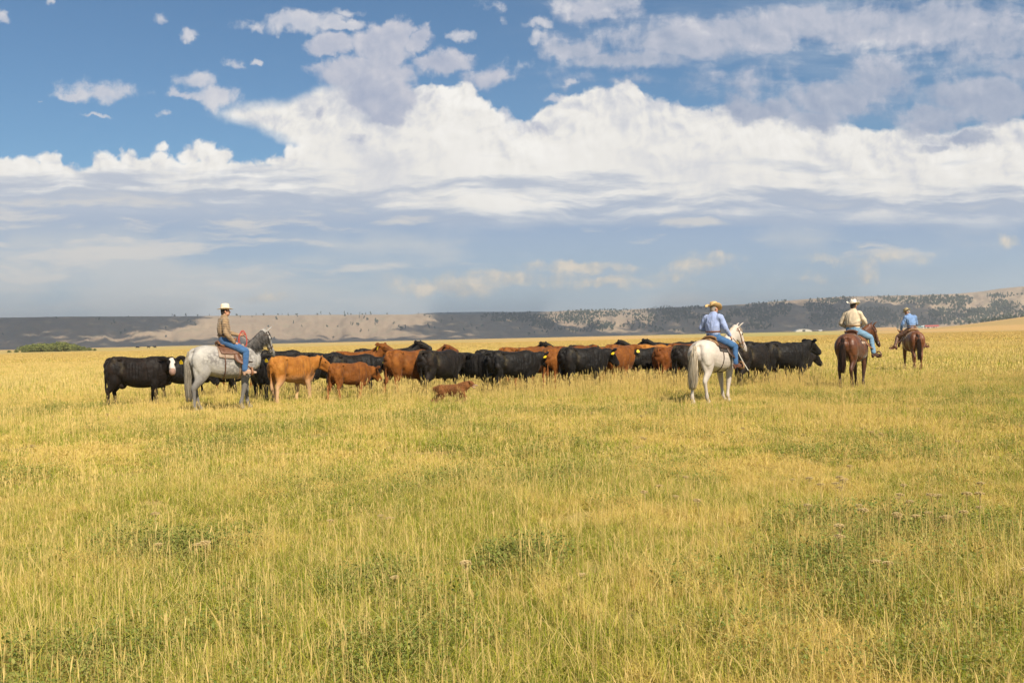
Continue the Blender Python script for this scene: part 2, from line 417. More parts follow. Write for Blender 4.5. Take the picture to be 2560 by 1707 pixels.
# hits of pixels on the far land, by marching along azimuth rays (used to place trees and the shadow casters)
GR_px = np.arange(-1300, 3400, 10.0)
_dirs = [pxdir(p, horizon_px(p)) for p in GR_px]
GR_az = np.array([math.atan2(d.x, d.y) for d in _dirs])
GR_r = np.linspace(1500, 4900, 341)
GA, GRr = np.meshgrid(GR_az, GR_r, indexing='ij')
GX, GY = GRr * np.sin(GA), GRr * np.cos(GA)
GZ = ground_z(GX, GY)
def proj_np(x, y, z):
    d = np.stack([x, y, z - CAM_H], -1)
    f = d @ np.array(AX_F)
    return 1280 + FPX * (d @ np.array(AX_R)) / f, 853.5 - FPX * (d @ np.array(AX_U)) / f
GPX, GPY = proj_np(GX, GY, GZ)
_run = np.minimum.accumulate(GPY, axis=1)
GVIS = GPY <= _run + 0.3            # visible where it rises above all nearer land
def hill_at(px, py):
    """land point seen at photograph pixel (px, py) on the hills"""
    i = int(np.clip(round((px + 1300) / 10.0), 0, len(GR_px) - 1))
    col_ = np.where(GVIS[i] , np.abs(GPY[i] - py), 1e9)
    j = int(np.argmin(col_))
    r = GR_r[j] + random.uniform(-4, 4)
    d = pxdir(px, horizon_px(px)); az = math.atan2(d.x, d.y)
    x, y = r * math.sin(az), r * math.cos(az)
    return x, y, gz(x, y), GPY[i][j]

# ------------------------------------------------------------------ unseen puffs above the frame, shaped to throw cloud shadow on the hills
def inpoly(px, py, poly):
    inside = np.zeros(px.shape, bool)
    n_ = len(poly)
    for a in range(n_):
        x1, y1 = poly[a]; x2, y2 = poly[(a + 1) % n_]
        cond = ((y1 > py) != (y2 > py))
        with np.errstate(divide='ignore', invalid='ignore'):
            xx = (x2 - x1) * (py - y1) / (y2 - y1 if y2 != y1 else 1e-9) + x1
        inside ^= cond & (px < xx)
    return inside

m_shade_cloud, n = new_mat('shade_cloud_white')
finish(n, principled(n, Base_Color=(0.85, 0.85, 0.86, 1), Roughness=1.0, Specular_IOR_Level=0.0))

def ico(sub):
    bm = bmesh.new(); bmesh.ops.create_icosphere(bm, subdivisions=sub, radius=1.0)
    v = np.array([q_.co[:] for q_ in bm.verts]); f = np.array([[q_.index for q_ in p.verts] for p in bm.faces]); bm.free()
    return v, f
ICO1 = ico(1); ICO2 = ico(2)

SHADE = [
    # wanted shadow areas, starting with the left end of the escarpment
    [(-1240, 700), (455, 770), (500, 800), (420, 822), (330, 832), (220, 843), (170, 852), (-700, 856), (-900, 820), (-1240, 830)],
    [(-1240, 868), (170, 856), (560, 852), (900, 849), (1300, 838), (1300, 905), (-1240, 925)],
    [(1105, 780), (1345, 770), (1330, 792), (1400, 812), (1520, 832), (1560, 848), (1300, 845), (1210, 838), (1060, 838), (1010, 825), (1080, 810)],
    [(1620, 768), (1940, 762), (2100, 758), (2240, 762), (2330, 772), (2330, 790), (2380, 798), (2330, 815), (2260, 818), (2140, 820), (1900, 846), (1760, 848), (1770, 826), (1600, 829), (1560, 820), (1690, 796), (1640, 778)],
    [(1300, 838), (1560, 834), (1780, 826), (1790, 850), (1300, 860)],
]
def blur(a, k, ax):
    c = np.cumsum(np.concatenate([np.repeat(np.take(a, [0], ax), k + 1, ax), a, np.repeat(np.take(a, [-1], ax), k, ax)], ax), ax)
    n_ = a.shape[ax]
    return (np.take(c, range(2 * k + 1, 2 * k + 1 + n_), ax) - np.take(c, range(0, n_), ax)) / (2 * k + 1)
warpx = 14 * (fbm(GX * .004, GY * .004, 4) - .5) * 2
for k, poly in enumerate(SHADE):
    msk = (inpoly(GPX + warpx, GPY + warpx * .12, poly) & (GRr > 1700)).astype(float)
    soft = blur(blur(msk, 4, 0), 9, 1)
    keep = (np.clip((soft - .15) / .5, 0, 1) * .93 > rng.random(msk.shape))
    keep[1::2] = False; keep[:, 1::2] = False
    ii, jj = np.where(keep)
    if len(ii) == 0: continue
    x, y, z = GX[ii, jj], GY[ii, jj], GZ[ii, jj]
    t = (1450 - z) / sun_dir.z; N_ = len(x)
    pts = np.stack([x + sun_dir.x * t, y + sun_dir.y * t, np.full(N_, 1450.0)], -1)  # each puff set sunward of the hill point it has to shade
    v0, f0 = ICO1
    sc = rng.uniform(14, 18.5, N_) * GRr[ii, jj] / 2700
    hs = sc * rng.uniform(0.7, 1.5, N_)
    vv = v0[None] * np.stack([sc, sc, hs], -1)[:, None] + pts[:, None] + np.stack([rng.normal(0, 4, N_), rng.normal(0, 4, N_), rng.uniform(-10, 20, N_)], -1)[:, None]
    ff = (f0[None] + (np.arange(N_) * len(v0))[:, None, None]).reshape(-1)
    me = mesh_np('shade_cloud', vv.reshape(-1, 3), ff, np.full(N_ * len(f0), 3), [m_shade_cloud], smooth=True)
    setp(link('shade_clouds', me), kind='structure')

# ------------------------------------------------------------------ haze
m_haze, n = new_mat('haze_air')
HAZE = 0.5 / 2900
finish(n, None, n.node('ShaderNodeVolumePrincipled', {'Color': (0.90, 0.95, 1.0, 1), 'Density': HAZE, 'Anisotropy': 0.1}))
bm = bmesh.new(); bmesh.ops.create_cube(bm, size=1.0)
me = bpy.data.meshes.new('haze'); bm.to_mesh(me); bm.free(); me.materials.append(m_haze)
hz = link('haze', me)
top_h = float(zs.max()) + 25
hz.scale = (13400, 13400, top_h + 30); hz.location = (0, 0, (top_h - 30) / 2)
setp(hz, kind='stuff')

# ------------------------------------------------------------------ grass
m_grass, n = new_mat('grass_blades')
tt = n.node('ShaderNodeAttribute', out=2, attribute_name='t')      # which blade
hh = n.node('ShaderNodeAttribute', out=2, attribute_name='h')      # along the blade
kk = n.node('ShaderNodeAttribute', out=2, attribute_name='k')      # 0 leaf, 1 ripe stalk or head
geo = n.node('ShaderNodeNewGeometry', out=0)
P3 = n.sep(geo); flat = n.xyz(P3[0], P3[1], 0.0)
inr = n.node('ShaderNodeObjectInfo', out=5)
g1 = n.noise(flat, 0.55, 4, 0.6, dim='2D'); g2 = n.noise(flat, 0.09, 4, 0.55, dim='2D'); g3 = n.noise(flat, 2.2, 3, 0.6, dim='2D')
dist = n.vm('LENGTH', flat, out=1)
greenness = n.step(0.39, 0.555, 0.524 + (g1 - .5) * 0.95 + (g2 - .5) * .50 + (g3 - .5) * 0.55 + (tt - 0.5) * 0.12 + n.step(-6, 14, P3[0]) * 0.030 + n.step(22, 9, dist) * 0.030 - n.step(20, 70, dist) * 0.05)
strawc = n.ramp(tt, [(0.0, (0.76, 0.55, 0.18, 1)), (0.35, (0.66, 0.51, 0.135, 1)), (0.7, (0.52, 0.45, 0.08, 1)), (1.0, (0.84, 0.62, 0.23, 1))])
greenc = n.ramp(tt, [(0.0, (0.14, 0.19, 0.022, 1)), (0.4, (0.28, 0.325, 0.038, 1)), (0.75, (0.44, 0.43, 0.055, 1)), (1.0, (0.63, 0.51, 0.12, 1))])
gc = n.mix(strawc, greenc, greenness)
gc = n.mix(gc, n.mix((0.86, 0.64, 0.27, 1), (0.68, 0.51, 0.18, 1), tt), kk * .85)
gc = n.mix(gc, (0.60, 0.42, 0.155, 1), n.step(50, 200, dist) * .65)
bs = principled(n, Base_Color=gc, Roughness=0.85, Specular_IOR_Level=0.06)
tr = n.node('ShaderNodeBsdfTranslucent', {'Color': gc})
ms = n.node('ShaderNodeMixShader', {0: 0.22, 1: bs, 2: tr})
finish(n, ms)

def blades(N, size, hgt, wid, heads=0.1, lean=0.35, kmode=0.0, clump=0):
    """N curved blades on a square patch; returns verts, faces, sizes, attrs"""
    if clump:
        cx = rng.uniform(-size / 2, size / 2, clump); cy = rng.uniform(-size / 2, size / 2, clump)
        ci = rng.integers(0, clump, N); bx = cx[ci] + rng.normal(0, size * 0.035, N); by = cy[ci] + rng.normal(0, size * 0.035, N)
    else:
        bx = rng.uniform(-size / 2, size / 2, N); by = rng.uniform(-size / 2, size / 2, N)
    H = hgt * np.clip(rng.normal(0.72, 0.24, N), 0.18, 1.35)
    Wd = wid * rng.uniform(0.6, 1.4, N)
    yaw = rng.uniform(0, 2 * PI, N); la = rng.uniform(0, 2 * PI, N); lm = np.abs(rng.normal(0, lean, N)) + 0.05
    nx, ny = np.cos(yaw), np.sin(yaw); lx, ly = np.cos(la) * lm, np.sin(la) * lm
    lv = [0.0, 0.4, 0.75, 1.0]; wv_ = [0.85, 1.0, 0.7, 0.0]
    vs = []; hs = []
    for l, w in zip(lv, wv_):
        px_ = bx + lx * H * l ** 2; py_ = by + ly * H * l ** 2; pz_ = H * (l - 0.28 * lm * l ** 2) - 0.02
        if w > 0:
            vs.append(np.stack([px_ - nx * Wd * w / 2, py_ - ny * Wd * w / 2, pz_], -1)); vs.append(np.stack([px_ + nx * Wd * w / 2, py_ + ny * Wd * w / 2, pz_], -1)); hs += [l, l]
        else:
            vs.append(np.stack([px_, py_, pz_], -1)); hs.append(l)
    V = np.stack(vs, 1); nv = V.shape[1]
    base = (np.arange(N) * nv)[:, None]
    q1 = base + np.array([0, 1, 3, 2]); q2 = base + np.array([2, 3, 5, 4]); t3 = base + np.array([4, 5, 6])
    faces = np.concatenate([np.concatenate([q1, q2, t3], 1)]).ravel(); sizes = np.tile([4, 4, 3], N)
    t = np.repeat(rng.random(N), nv); h = np.tile(hs, N)
    K = np.repeat((rng.random(N) < kmode).astype(float), nv)
    return V.reshape(-1, 3), faces, sizes, t, h, K

def stalks(N, size, hgt, wid, head=0.05, headw=0.009, cross=True):
    """thin ripe stems with a spike-shaped seed head"""
    bx = rng.uniform(-size / 2, size / 2, N); by = rng.uniform(-size / 2, size / 2, N)
    H = hgt * rng.uniform(0.65, 1.25, N); la = rng.uniform(0, 2 * PI, N); lm = np.abs(rng.normal(0, 0.14, N))
    yaw = rng.uniform(0, PI, N)
    V = []; Fc = []; sz = []; t = []; h = []; o = 0
    for i_ in range(N):
        d = np.array([math.cos(la[i_]) * lm[i_], math.sin(la[i_]) * lm[i_]])
        f = lambda l: np.array([bx[i_] + d[0] * H[i_] * l * l, by[i_] + d[1] * H[i_] * l * l, H[i_] * l - 0.02])
        tv = rng.random(); hl = head * rng.uniform(.7, 1.5) / H[i_]
        for kx_ in range(2 if cross else 1):
            a = yaw[i_] + kx_ * PI / 2; u = np.array([math.cos(a), math.sin(a), 0])
            w0 = wid * 0.5
            prof_ = [(0, w0), (1 - hl, w0 * .8), (1 - hl * .75, headw * .5), (1 - hl * .3, headw * .42), (1.0, 0.0008)]
            for l, w in prof_:
                p_ = f(l); V += [p_ - u * w, p_ + u * w]; t += [tv, tv]; h += [l, l]
            for s_ in range(len(prof_) - 1):
                Fc += [o + 2 * s_, o + 2 * s_ + 1, o + 2 * s_ + 3, o + 2 * s_ + 2]; sz.append(4)
            o += 2 * len(prof_)
    return np.array(V), np.array(Fc), np.array(sz), np.array(t), np.array(h), np.ones(len(t))

def combine(parts):
    V, Fc, sz, t, h, k = [], [], [], [], [], []; o = 0
    for p in parts:
        V.append(p[0]); Fc.append(p[1] + o); sz.append(p[2]); t.append(p[3]); h.append(p[4]); k.append(p[5]); o += len(p[0])
    return [np.concatenate(a) for a in (V, Fc, sz, t, h, k)]

def patch(name, parts, mat):
    V, Fc, sz, t, h, k = combine(parts)
    me = mesh_np(name, V, Fc, sz, [mat], attrs={'t': t, 'h': h, 'k': k})
    return bpy.data.objects.new(name, me)

def protos(colname, objs):
    c = bpy.data.collections.new(colname)
    for o in objs: c.objects.link(o)
    return c

def scatter(name, pts, rot, scl, idx, coll, label=None):
    """one object of grass: the patches are set on the points by geometry nodes"""
    me = bpy.data.meshes.new(name)
    N_ = len(pts); me.vertices.add(N_); me.vertices.foreach_set('co', np.asarray(pts, np.float32).ravel())
    a = me.attributes.new('rot', 'FLOAT', 'POINT'); a.data.foreach_set('value', np.asarray(rot, np.float32))
    a = me.attributes.new('scl', 'FLOAT_VECTOR', 'POINT'); a.data.foreach_set('vector', np.asarray(scl, np.float32).ravel())
    a = me.attributes.new('idx', 'INT', 'POINT'); a.data.foreach_set('value', np.asarray(idx, np.int32))
    o = link(name, me)
    ng = bpy.data.node_groups.new(name, 'GeometryNodeTree')
    ng.interface.new_socket('Geometry', in_out='INPUT', socket_type='NodeSocketGeometry')
    ng.interface.new_socket('Geometry', in_out='OUTPUT', socket_type='NodeSocketGeometry')
    gi = ng.nodes.new('NodeGroupInput'); go = ng.nodes.new('NodeGroupOutput')
    ci = ng.nodes.new('GeometryNodeCollectionInfo'); ci.inputs[0].default_value = coll
    ci.inputs['Separate Children'].default_value = True; ci.inputs['Reset Children'].default_value = True
    ip = ng.nodes.new('GeometryNodeInstanceOnPoints'); ip.inputs['Pick Instance'].default_value = True
    def att(nm, dt):
        nd = ng.nodes.new('GeometryNodeInputNamedAttribute'); nd.data_type = dt; nd.inputs['Name'].default_value = nm
        return [s for s in nd.outputs if s.enabled][0]
    cx = ng.nodes.new('ShaderNodeCombineXYZ')
    L = ng.links.new
    L(att('rot', 'FLOAT'), cx.inputs[2]); L(gi.outputs[0], ip.inputs['Points']); L(ci.outputs[0], ip.inputs['Instance'])
    L(att('idx', 'INT'), ip.inputs['Instance Index']); L(cx.outputs[0], ip.inputs['Rotation']); L(att('scl', 'FLOAT_VECTOR'), ip.inputs['Scale'])
    L(ip.outputs[0], go.inputs[0])
    md = o.modifiers.new('scatter', 'NODES'); md.node_group = ng
    setp(o, label=label, kind='stuff')
    return o

def field_points(r0, r1, step, azr=0.62, jit=0.5):
    xs_ = np.arange(-r1 * math.sin(azr), r1 * math.sin(azr), step); ys_ = np.arange(0, r1, step)
    gx_, gy_ = np.meshgrid(xs_, ys_); gx_ = gx_.ravel() + rng.uniform(-jit, jit, gx_.size) * step; gy_ = gy_.ravel() + rng.uniform(-jit, jit, gy_.size) * step
    r = np.hypot(gx_, gy_); az = np.arctan2(gx_, gy_)
    k = (r >= r0) & (r < r1) & (np.abs(az) < azr + 0.6 / np.maximum(r, 1))
    gx_, gy_ = gx_[k], gy_[k]
    return np.stack([gx_, gy_, ground_z(gx_, gy_)], -1)

def vary(P, lo=0.6, hi=1.4):
    """taller and shorter stands of grass over the field"""
    f = fbm(P[:, 0] * 0.33 + 3, P[:, 1] * 0.33 + 9, 3)
    g = fbm(P[:, 0] * 0.06 + 13, P[:, 1] * 0.06 + 9, 2)
    s = lo + (hi - lo) * sst(0.25, 0.75, 0.6 * f + 0.4 * g)
    # rank growth where the herd wades in it
    px_, _ = proj_np(P[:, 0], P[:, 1], P[:, 2]); d = np.hypot(P[:, 0], P[:, 1])
    s = s * (1 + sst(26.3, 27.4, d) * sst(48, 40, d) * (.62 * sst(900, 1010, px_) * sst(1780, 1680, px_) + .35 * sst(250, 700, px_) * sst(1010, 900, px_) + .45 * sst(1800, 1880, px_) * sst(2100, 2040, px_)))
    return s * rng.uniform(0.88, 1.12, len(P))

near = [patch('grass_near', [blades(1500, .6, .13, .0036, lean=1.9, kmode=.2), blades(190, .6, .20, .0028, lean=.75, kmode=.3, clump=22), blades(60, .6, .34, .0020, lean=1.1, kmode=.7), stalks(9, .6, .34, .0019, head=.045, headw=.006)], m_grass) for _ in range(8)]
mid = [patch('grass_mid', [blades(1500, 1.1, .125, .0078, lean=1.6, kmode=.2), blades(260, 1.1, .21, .0050, lean=.6, kmode=.35, clump=40), stalks(22, 1.1, .33, .0032, head=.055, headw=.009)], m_grass) for _ in range(7)]
farp = [patch('grass_far', [blades(900, 2.4, .12, .022, lean=.8, kmode=.2), blades(260, 2.4, .22, .013, kmode=.4, clump=60), stalks(46, 2.4, .32, .007, head=.07, headw=.018, cross=False)], m_grass) for _ in range(6)]
vfar = [patch('grass_distant', [blades(520, 7.0, .20, .085, lean=.5, kmode=.35)], m_grass) for _ in range(4)]
for nm, lst, r0, r1, st in (('grass', near, 2.2, 12.5, .42), ('grass', mid, 12.0, 36, .78), ('grass', farp, 35, 115, 1.75), ('grass', vfar, 110, 340, 5.6)):
    P = field_points(r0, r1, st)
    s = vary(P)
    cl = protos(nm, lst)
    scatter(nm, P, rng.uniform(0, 2 * PI, len(P)), np.stack([np.ones(len(P)), np.ones(len(P)), s], -1), rng.integers(0, len(lst), len(P)), cl)

# leafy green weeds in loose patches
m_weed, n = new_mat('weed_leaves')
tt = n.node('ShaderNodeAttribute', out=2, attribute_name='t')
wc = n.ramp(tt, [(0.0, (0.13, 0.18, 0.03, 1)), (0.5, (0.25, 0.28, 0.055, 1)), (1.0, (0.40, 0.36, 0.10, 1))])
finish(n, n.node('ShaderNodeMixShader', {0: 0.25, 1: principled(n, Base_Color=wc, Roughness=0.6, Specular_IOR_Level=0.3), 2: n.node('ShaderNodeBsdfTranslucent', {'Color': wc})}))
def weed(N, rad_, hgt):
    """low leafy plant: many small leaves on short stems"""
    th = rng.uniform(0, 2 * PI, N); rr_ = rad_ * np.sqrt(rng.random(N)); z = hgt * rng.uniform(0.15, 1, N) * (1 - 0.5 * (rr_ / rad_) ** 2)
    c = np.stack([rr_ * np.cos(th), rr_ * np.sin(th), z], -1)
    L_ = rng.uniform(.010, .028, N); a = rng.uniform(0, 2 * PI, N); up = rng.uniform(-.2, .9, N)
    d = np.stack([np.cos(a) * np.cos(up), np.sin(a) * np.cos(up), np.sin(up)], -1); s_ = np.stack([-np.sin(a), np.cos(a), rng.uniform(-.4, .4, N)], -1)
    V = np.stack([c, c + d * L_[:, None] * .5 + s_ * L_[:, None] * .28, c + d * L_[:, None], c + d * L_[:, None] * .5 - s_ * L_[:, None] * .28], 1)
    t = np.repeat(rng.random(N), 4)
    return V.reshape(-1, 3), np.arange(4 * N), np.full(N, 4), t, np.repeat(z / hgt, 4), np.zeros(4 * N)
weeds = [patch('weed', [weed(420, .26, .19)], m_weed) for _ in range(4)]
P = field_points(3.2, 34, .45)
dens = fbm(P[:, 0] * 0.42 + 21, P[:, 1] * 0.42 + 2, 4) + 0.035 * sst(-4, 9, P[:, 0]) - 0.0016 * P[:, 1]
keep = dens + rng.normal(0, 0.035, len(P)) > 0.585
P = P[keep]
def spot(px, py):
    d = pxdir(px, py); t = -(CAM_H - 0.1) / d.z
    return (d.x * t, d.y * t)
extra = []
for px, py, n_, sp in [(1310, 1385, 8, .10), (2180, 1310, 16, .35), (380, 1370, 16, .35), (960, 1450, 12, .35), (2450, 1330, 14, .4), (2240, 1520, 14, .5), (1010, 1200, 12, .6), (1400, 1180, 14, .6), (2240, 1140, 20, 1.2), (110, 1650, 12, .3), (2100, 1380, 10, .3), (1020, 1600, 6, .3)]:
    x, y = spot(px, py)
    for _ in range(int(n_ * 1.7)):
        x1, y1 = x + random.gauss(0, sp), y + random.gauss(0, sp * 1.3); extra.append((x1, y1, gz(x1, y1)))
P = np.concatenate([P, np.array(extra)])
sc_ = rng.uniform(.7, 1.35, len(P))
scatter('weeds', P, rng.uniform(0, 2 * PI, len(P)), np.stack([sc_, sc_, sc_], -1), rng.integers(0, 4, len(P)), protos('weeds', weeds))

# dry yarrow: flat tan heads on stiff stems, and taller ripe stalks standing over the sward
m_yar, n = new_mat('dry_flower_heads')
tt = n.node('ShaderNodeAttribute', out=2, attribute_name='t')
finish(n, principled(n, Base_Color=n.ramp(tt, [(0, (0.68, 0.50, 0.20, 1)), (.6, (0.76, 0.59, 0.28, 1)), (1, (0.52, 0.38, 0.15, 1))]), Roughness=0.9))
def yarrow(hgt):
    V = []; Fc = []; sz = []; t = []
    def quad(a, b, c, d, tv):
        o = len(V); V.extend([a, b, c, d]); Fc.extend([o, o + 1, o + 2, o + 3]); sz.append(4); t.extend([tv] * 4)
    top = np.array([random.uniform(-.05, .05), random.uniform(-.05, .05), hgt])
    for a in (0, PI / 2):
        u = np.array([math.cos(a), math.sin(a), 0]) * .0018
        quad(-u, u, top + u, top - u, .9)
    for _ in range(34):
        r = .030 * math.sqrt(random.random()); a = random.uniform(0, 2 * PI); c = top + np.array([r * math.cos(a), r * math.sin(a), .012 - 8 * r * r + random.uniform(-.003, .003)])
        s = random.uniform(.004, .0075); b = random.uniform(0, PI); e = np.array([math.cos(b) * s, math.sin(b) * s, 0]); f = np.array([-math.sin(b) * s, math.cos(b) * s, 0]); k = np.array([0, 0, s * .8]); tv = random.random()
        quad(c - e - k, c + e - k, c + e + k, c - e + k, tv); quad(c - f - k, c + f - k, c + f + k, c - f + k, tv); quad(c - e - f + k, c + e - f + k, c + e + f + k, c - e + f + k, tv)
        if random.random() < .3:
            w = np.array([.001, 0, 0]); quad(top * .86 - w, top * .86 + w, c + w, c - w, .9)
    V = np.array(V)
    return V, np.array(Fc), np.array(sz), np.array(t), np.zeros(len(V)), np.ones(len(V))
yar = [patch('yarrow', [yarrow(h_)], m_yar) for h_ in (.24, .30, .21, .33)]
P = field_points(3.6, 24, .8)
dens = fbm(P[:, 0] * 0.25 + 51, P[:, 1] * 0.25 + 12, 3)
P = P[(dens + rng.normal(0, .06, len(P)) + .07 * sst(-4, 5, P[:, 0]) > 0.735)]
extra = []
for px, py, n_, sp in [(2120, 1270, 7, .16), (2340, 1280, 5, .2), (2390, 1330, 6, .15), (2110, 1415, 2, .05), (2215, 1460, 2, .05), (2360, 1350, 4, .2), (390, 1410, 1, .05), (510, 1420, 2, .1), (1010, 1480, 1, .01), (110, 1135, 1, .1), (1640, 1130, 3, .3), (2530, 1500, 3, .1), (1420, 1480, 1, .1), (900, 1320, 3, .2)]:
    x, y = spot(px, py)
    for _ in range(n_):
        x1, y1 = x + random.gauss(0, sp), y + random.gauss(0, sp * 1.3); extra.append((x1, y1, gz(x1, y1)))
P = np.concatenate([P, np.array(extra)])
sc_ = rng.uniform(.8, 1.15, len(P))
scatter('wildflowers', P, rng.uniform(0, 2 * PI, len(P)), np.stack([sc_, sc_, sc_], -1), rng.integers(0, 4, len(P)), protos('wildflowers', yar))
rank = [patch('rank_stalks', [stalks(26, .9, .52, .0045, head=.085, headw=.014)], m_grass) for _ in range(5)]
P = field_points(26.6, 33, .62); px_, _ = proj_np(P[:, 0], P[:, 1], P[:, 2]); P = P[(px_ > 940) & (px_ < 1740) | ((px_ > 1850) & (px_ < 2060) & (rng.random(len(P)) < .5)) | ((px_ > 700) & (px_ < 941) & (rng.random(len(P)) < .35))]
sc_ = rng.uniform(.7, 1.1, len(P))
scatter('rank_grass', P, rng.uniform(0, 2 * PI, len(P)), np.stack([sc_, sc_, sc_], -1), rng.integers(0, 5, len(P)), protos('rank_grass', rank))
tall = [patch('tall_stalks', [stalks(6, .5, .50, .0024, head=.08, headw=.007)], m_grass) for _ in range(5)]
P = field_points(3.4, 30, .8)
dens = fbm(P[:, 0] * 0.3 + 5, P[:, 1] * 0.3 + 72, 3)
P = P[(dens + rng.normal(0, .08, len(P)) > 0.54)]
sc_ = rng.uniform(.7, 1.1, len(P))
scatter('seed_stalks', P, rng.uniform(0, 2 * PI, len(P)), np.stack([sc_, sc_, sc_], -1), rng.integers(0, 5, len(P)), protos('seed_stalks', tall))

# ------------------------------------------------------------------ modelling kit for bodies
def cr(pts, n=4):
    """Catmull-Rom through rows of numbers"""
    P = np.array(pts, float); out = []
    if len(P) < 3:
        return np.array([P[0] + (P[-1] - P[0]) * k / n for k in range(n + 1)])
    E = np.vstack([2 * P[0] - P[1], P, 2 * P[-1] - P[-2]])
    for i_ in range(1, len(E) - 2):
        p0, p1, p2, p3 = E[i_ - 1:i_ + 3]
        for k in range(n):
            t = k / n
            out.append(0.5 * ((2 * p1) + (-p0 + p2) * t + (2 * p0 - 5 * p1 + 4 * p2 - p3) * t * t + (-p0 + 3 * p1 - 3 * p2 + p3) * t ** 3))
    out.append(P[-1])
    return np.array(out)

def tube(pts, seg=16, n=4, side=(0, 1, 0), ex=2.0, cap=True, hint=None):
    """rows (x,y,z,rw,rh): closed body of elliptical sections; rw across (towards side), rh in the other direction"""
    A = cr(pts, n); A[:, 3:5] = np.maximum(A[:, 3:5], 0.002)
    C_ = A[:, :3]; T = np.gradient(C_, axis=0); T /= np.linalg.norm(T, axis=1)[:, None] + 1e-9
    sd = np.array(side, float)
    SD = np.tile(sd, (len(C_), 1)) if sd.ndim == 1 else cr(side, n)
    Sv = SD - (SD * T).sum(1)[:, None] * T; Sv /= np.linalg.norm(Sv, axis=1)[:, None] + 1e-9
    Uv = np.cross(T, Sv)
    rows = [(C_[k], Sv[k], Uv[k], A[k, 3], A[k, 4]) for k in range(len(C_))]
    if cap:
        def caps(k, sgn):
            r = min(A[k, 3], A[k, 4]); o = []
            for a in (30, 60, 85):
                o.append((C_[k] + sgn * T[k] * r * math.sin(R(a)), Sv[k], Uv[k], A[k, 3] * math.cos(R(a)), A[k, 4] * math.cos(R(a))))
            return o
        rows = caps(0, -1)[::-1] + rows + caps(len(C_) - 1, 1)
    th = np.linspace(0, 2 * PI, seg, endpoint=False)
    ct, st = np.cos(th), np.sin(th)
    e = 2.0 / ex
    ct = np.sign(ct) * np.abs(ct) ** e; st = np.sign(st) * np.abs(st) ** e
    V = np.array([c + s * (rw * ct[:, None]) + u * (rh * st[:, None]) for c, s, u, rw, rh in rows]).reshape(-1, 3)
    m = len(rows); F = []
    for k in range(m - 1):
        for j_ in range(seg):
            a = k * seg + j_; b = k * seg + (j_ + 1) % seg
            F.append((a, b, b + seg, a + seg))
    F.append(tuple(range(seg))[::-1]); F.append(tuple((m - 1) * seg + j_ for j_ in range(seg)))
    return V, F

def to_mesh(name, tubes, mats=(), smooth=True):
    V = []; F = []; o = 0
    for v, f in tubes:
        V.append(v); F += [tuple(i_ + o for i_ in q_) for q_ in f]; o += len(v)
    me = bpy.data.meshes.new(name); me.from_pydata(np.concatenate(V).tolist(), [], F)
    bm = bmesh.new(); bm.from_mesh(me); bmesh.ops.recalc_face_normals(bm, faces=bm.faces); bm.to_mesh(me); bm.free()
    if smooth: me.polygons.foreach_set('use_smooth', np.ones(len(me.polygons), bool))
    for m_ in mats: me.materials.append(m_)
    return me

def solid(name, tubes, voxel=0.02, it=5, mats=(), fac=0.5):
    """union of tubes as one continuous skin"""
    me = to_mesh(name, tubes)
    o = bpy.data.objects.new(name, me); C.objects.link(o)
    md = o.modifiers.new('r', 'REMESH'); md.mode = 'VOXEL'; md.voxel_size = voxel
    if it:
        s_ = o.modifiers.new('s', 'SMOOTH'); s_.factor = fac; s_.iterations = it
    dg = bpy.context.evaluated_depsgraph_get(); dg.update()
    out = bpy.data.meshes.new_from_object(o.evaluated_get(dg))
    bpy.data.objects.remove(o); bpy.data.meshes.remove(me)
    out.name = name
    out.polygons.foreach_set('use_smooth', np.ones(len(out.polygons), bool))
    out.materials.clear()
    for m_ in mats: out.materials.append(m_)
    return out

def coords(me):
    v = np.empty(len(me.vertices) * 3, np.float32); me.vertices.foreach_get('co', v); return v.reshape(-1, 3)
def set_coords(me, v):
    me.vertices.foreach_set('co', np.asarray(v, np.float32).ravel()); me.update()
def attr(me, name, vals):
    a = me.attributes.get(name) or me.attributes.new(name, 'FLOAT', 'POINT'); a.data.foreach_set('value', np.asarray(vals, np.float32))

def ball(c, r, seg=10):
    v, f = ICO2
    r = np.array(r if hasattr(r, '__len__') else (r, r, r))
    return v * r + np.array(c), [tuple(map(int, t)) for t in f]

def chain(P0, segs):
    """joints from a base point: segs (length, pitch, yaw, rw, rh), first row gives radii at the base"""
    p = np.array(P0[:3], float); rows = [[*p, P0[3], P0[4]]]; sides = []
    for L_, pit, yaw, rw, rh in segs:
        d = np.array([math.cos(R(pit)) * math.cos(R(yaw)), math.cos(R(pit)) * math.sin(R(yaw)), math.sin(R(pit))])
        p = p + d * L_; rows.append([*p, rw, rh])
        sides.append([-math.sin(R(yaw)), math.cos(R(yaw)), 0])
    sides = [sides[0]] + sides
    return rows, sides

def frame(P, pitch, yaw, roll=0):
    """matrix of a head: x along the muzzle, z out of the forehead"""
    return Matrix.Translation(Vector(P)) @ Matrix.Rotation(R(yaw), 4, 'Z') @ Matrix.Rotation(-R(pitch), 4, 'Y') @ Matrix.Rotation(R(roll), 4, 'X')

def tf(M, p):
    return np.array((M @ Vector(p))[:])

def tube_in(M, pts, seg=12, n=3, side=(0, 1, 0), **k):
    rows = [[*tf(M, p[:3]), p[3], p[4]] for p in pts]
    sd = np.array((M.to_3x3() @ Vector(side))[:])
    return tube(rows, seg=seg, n=n, side=sd, **k)

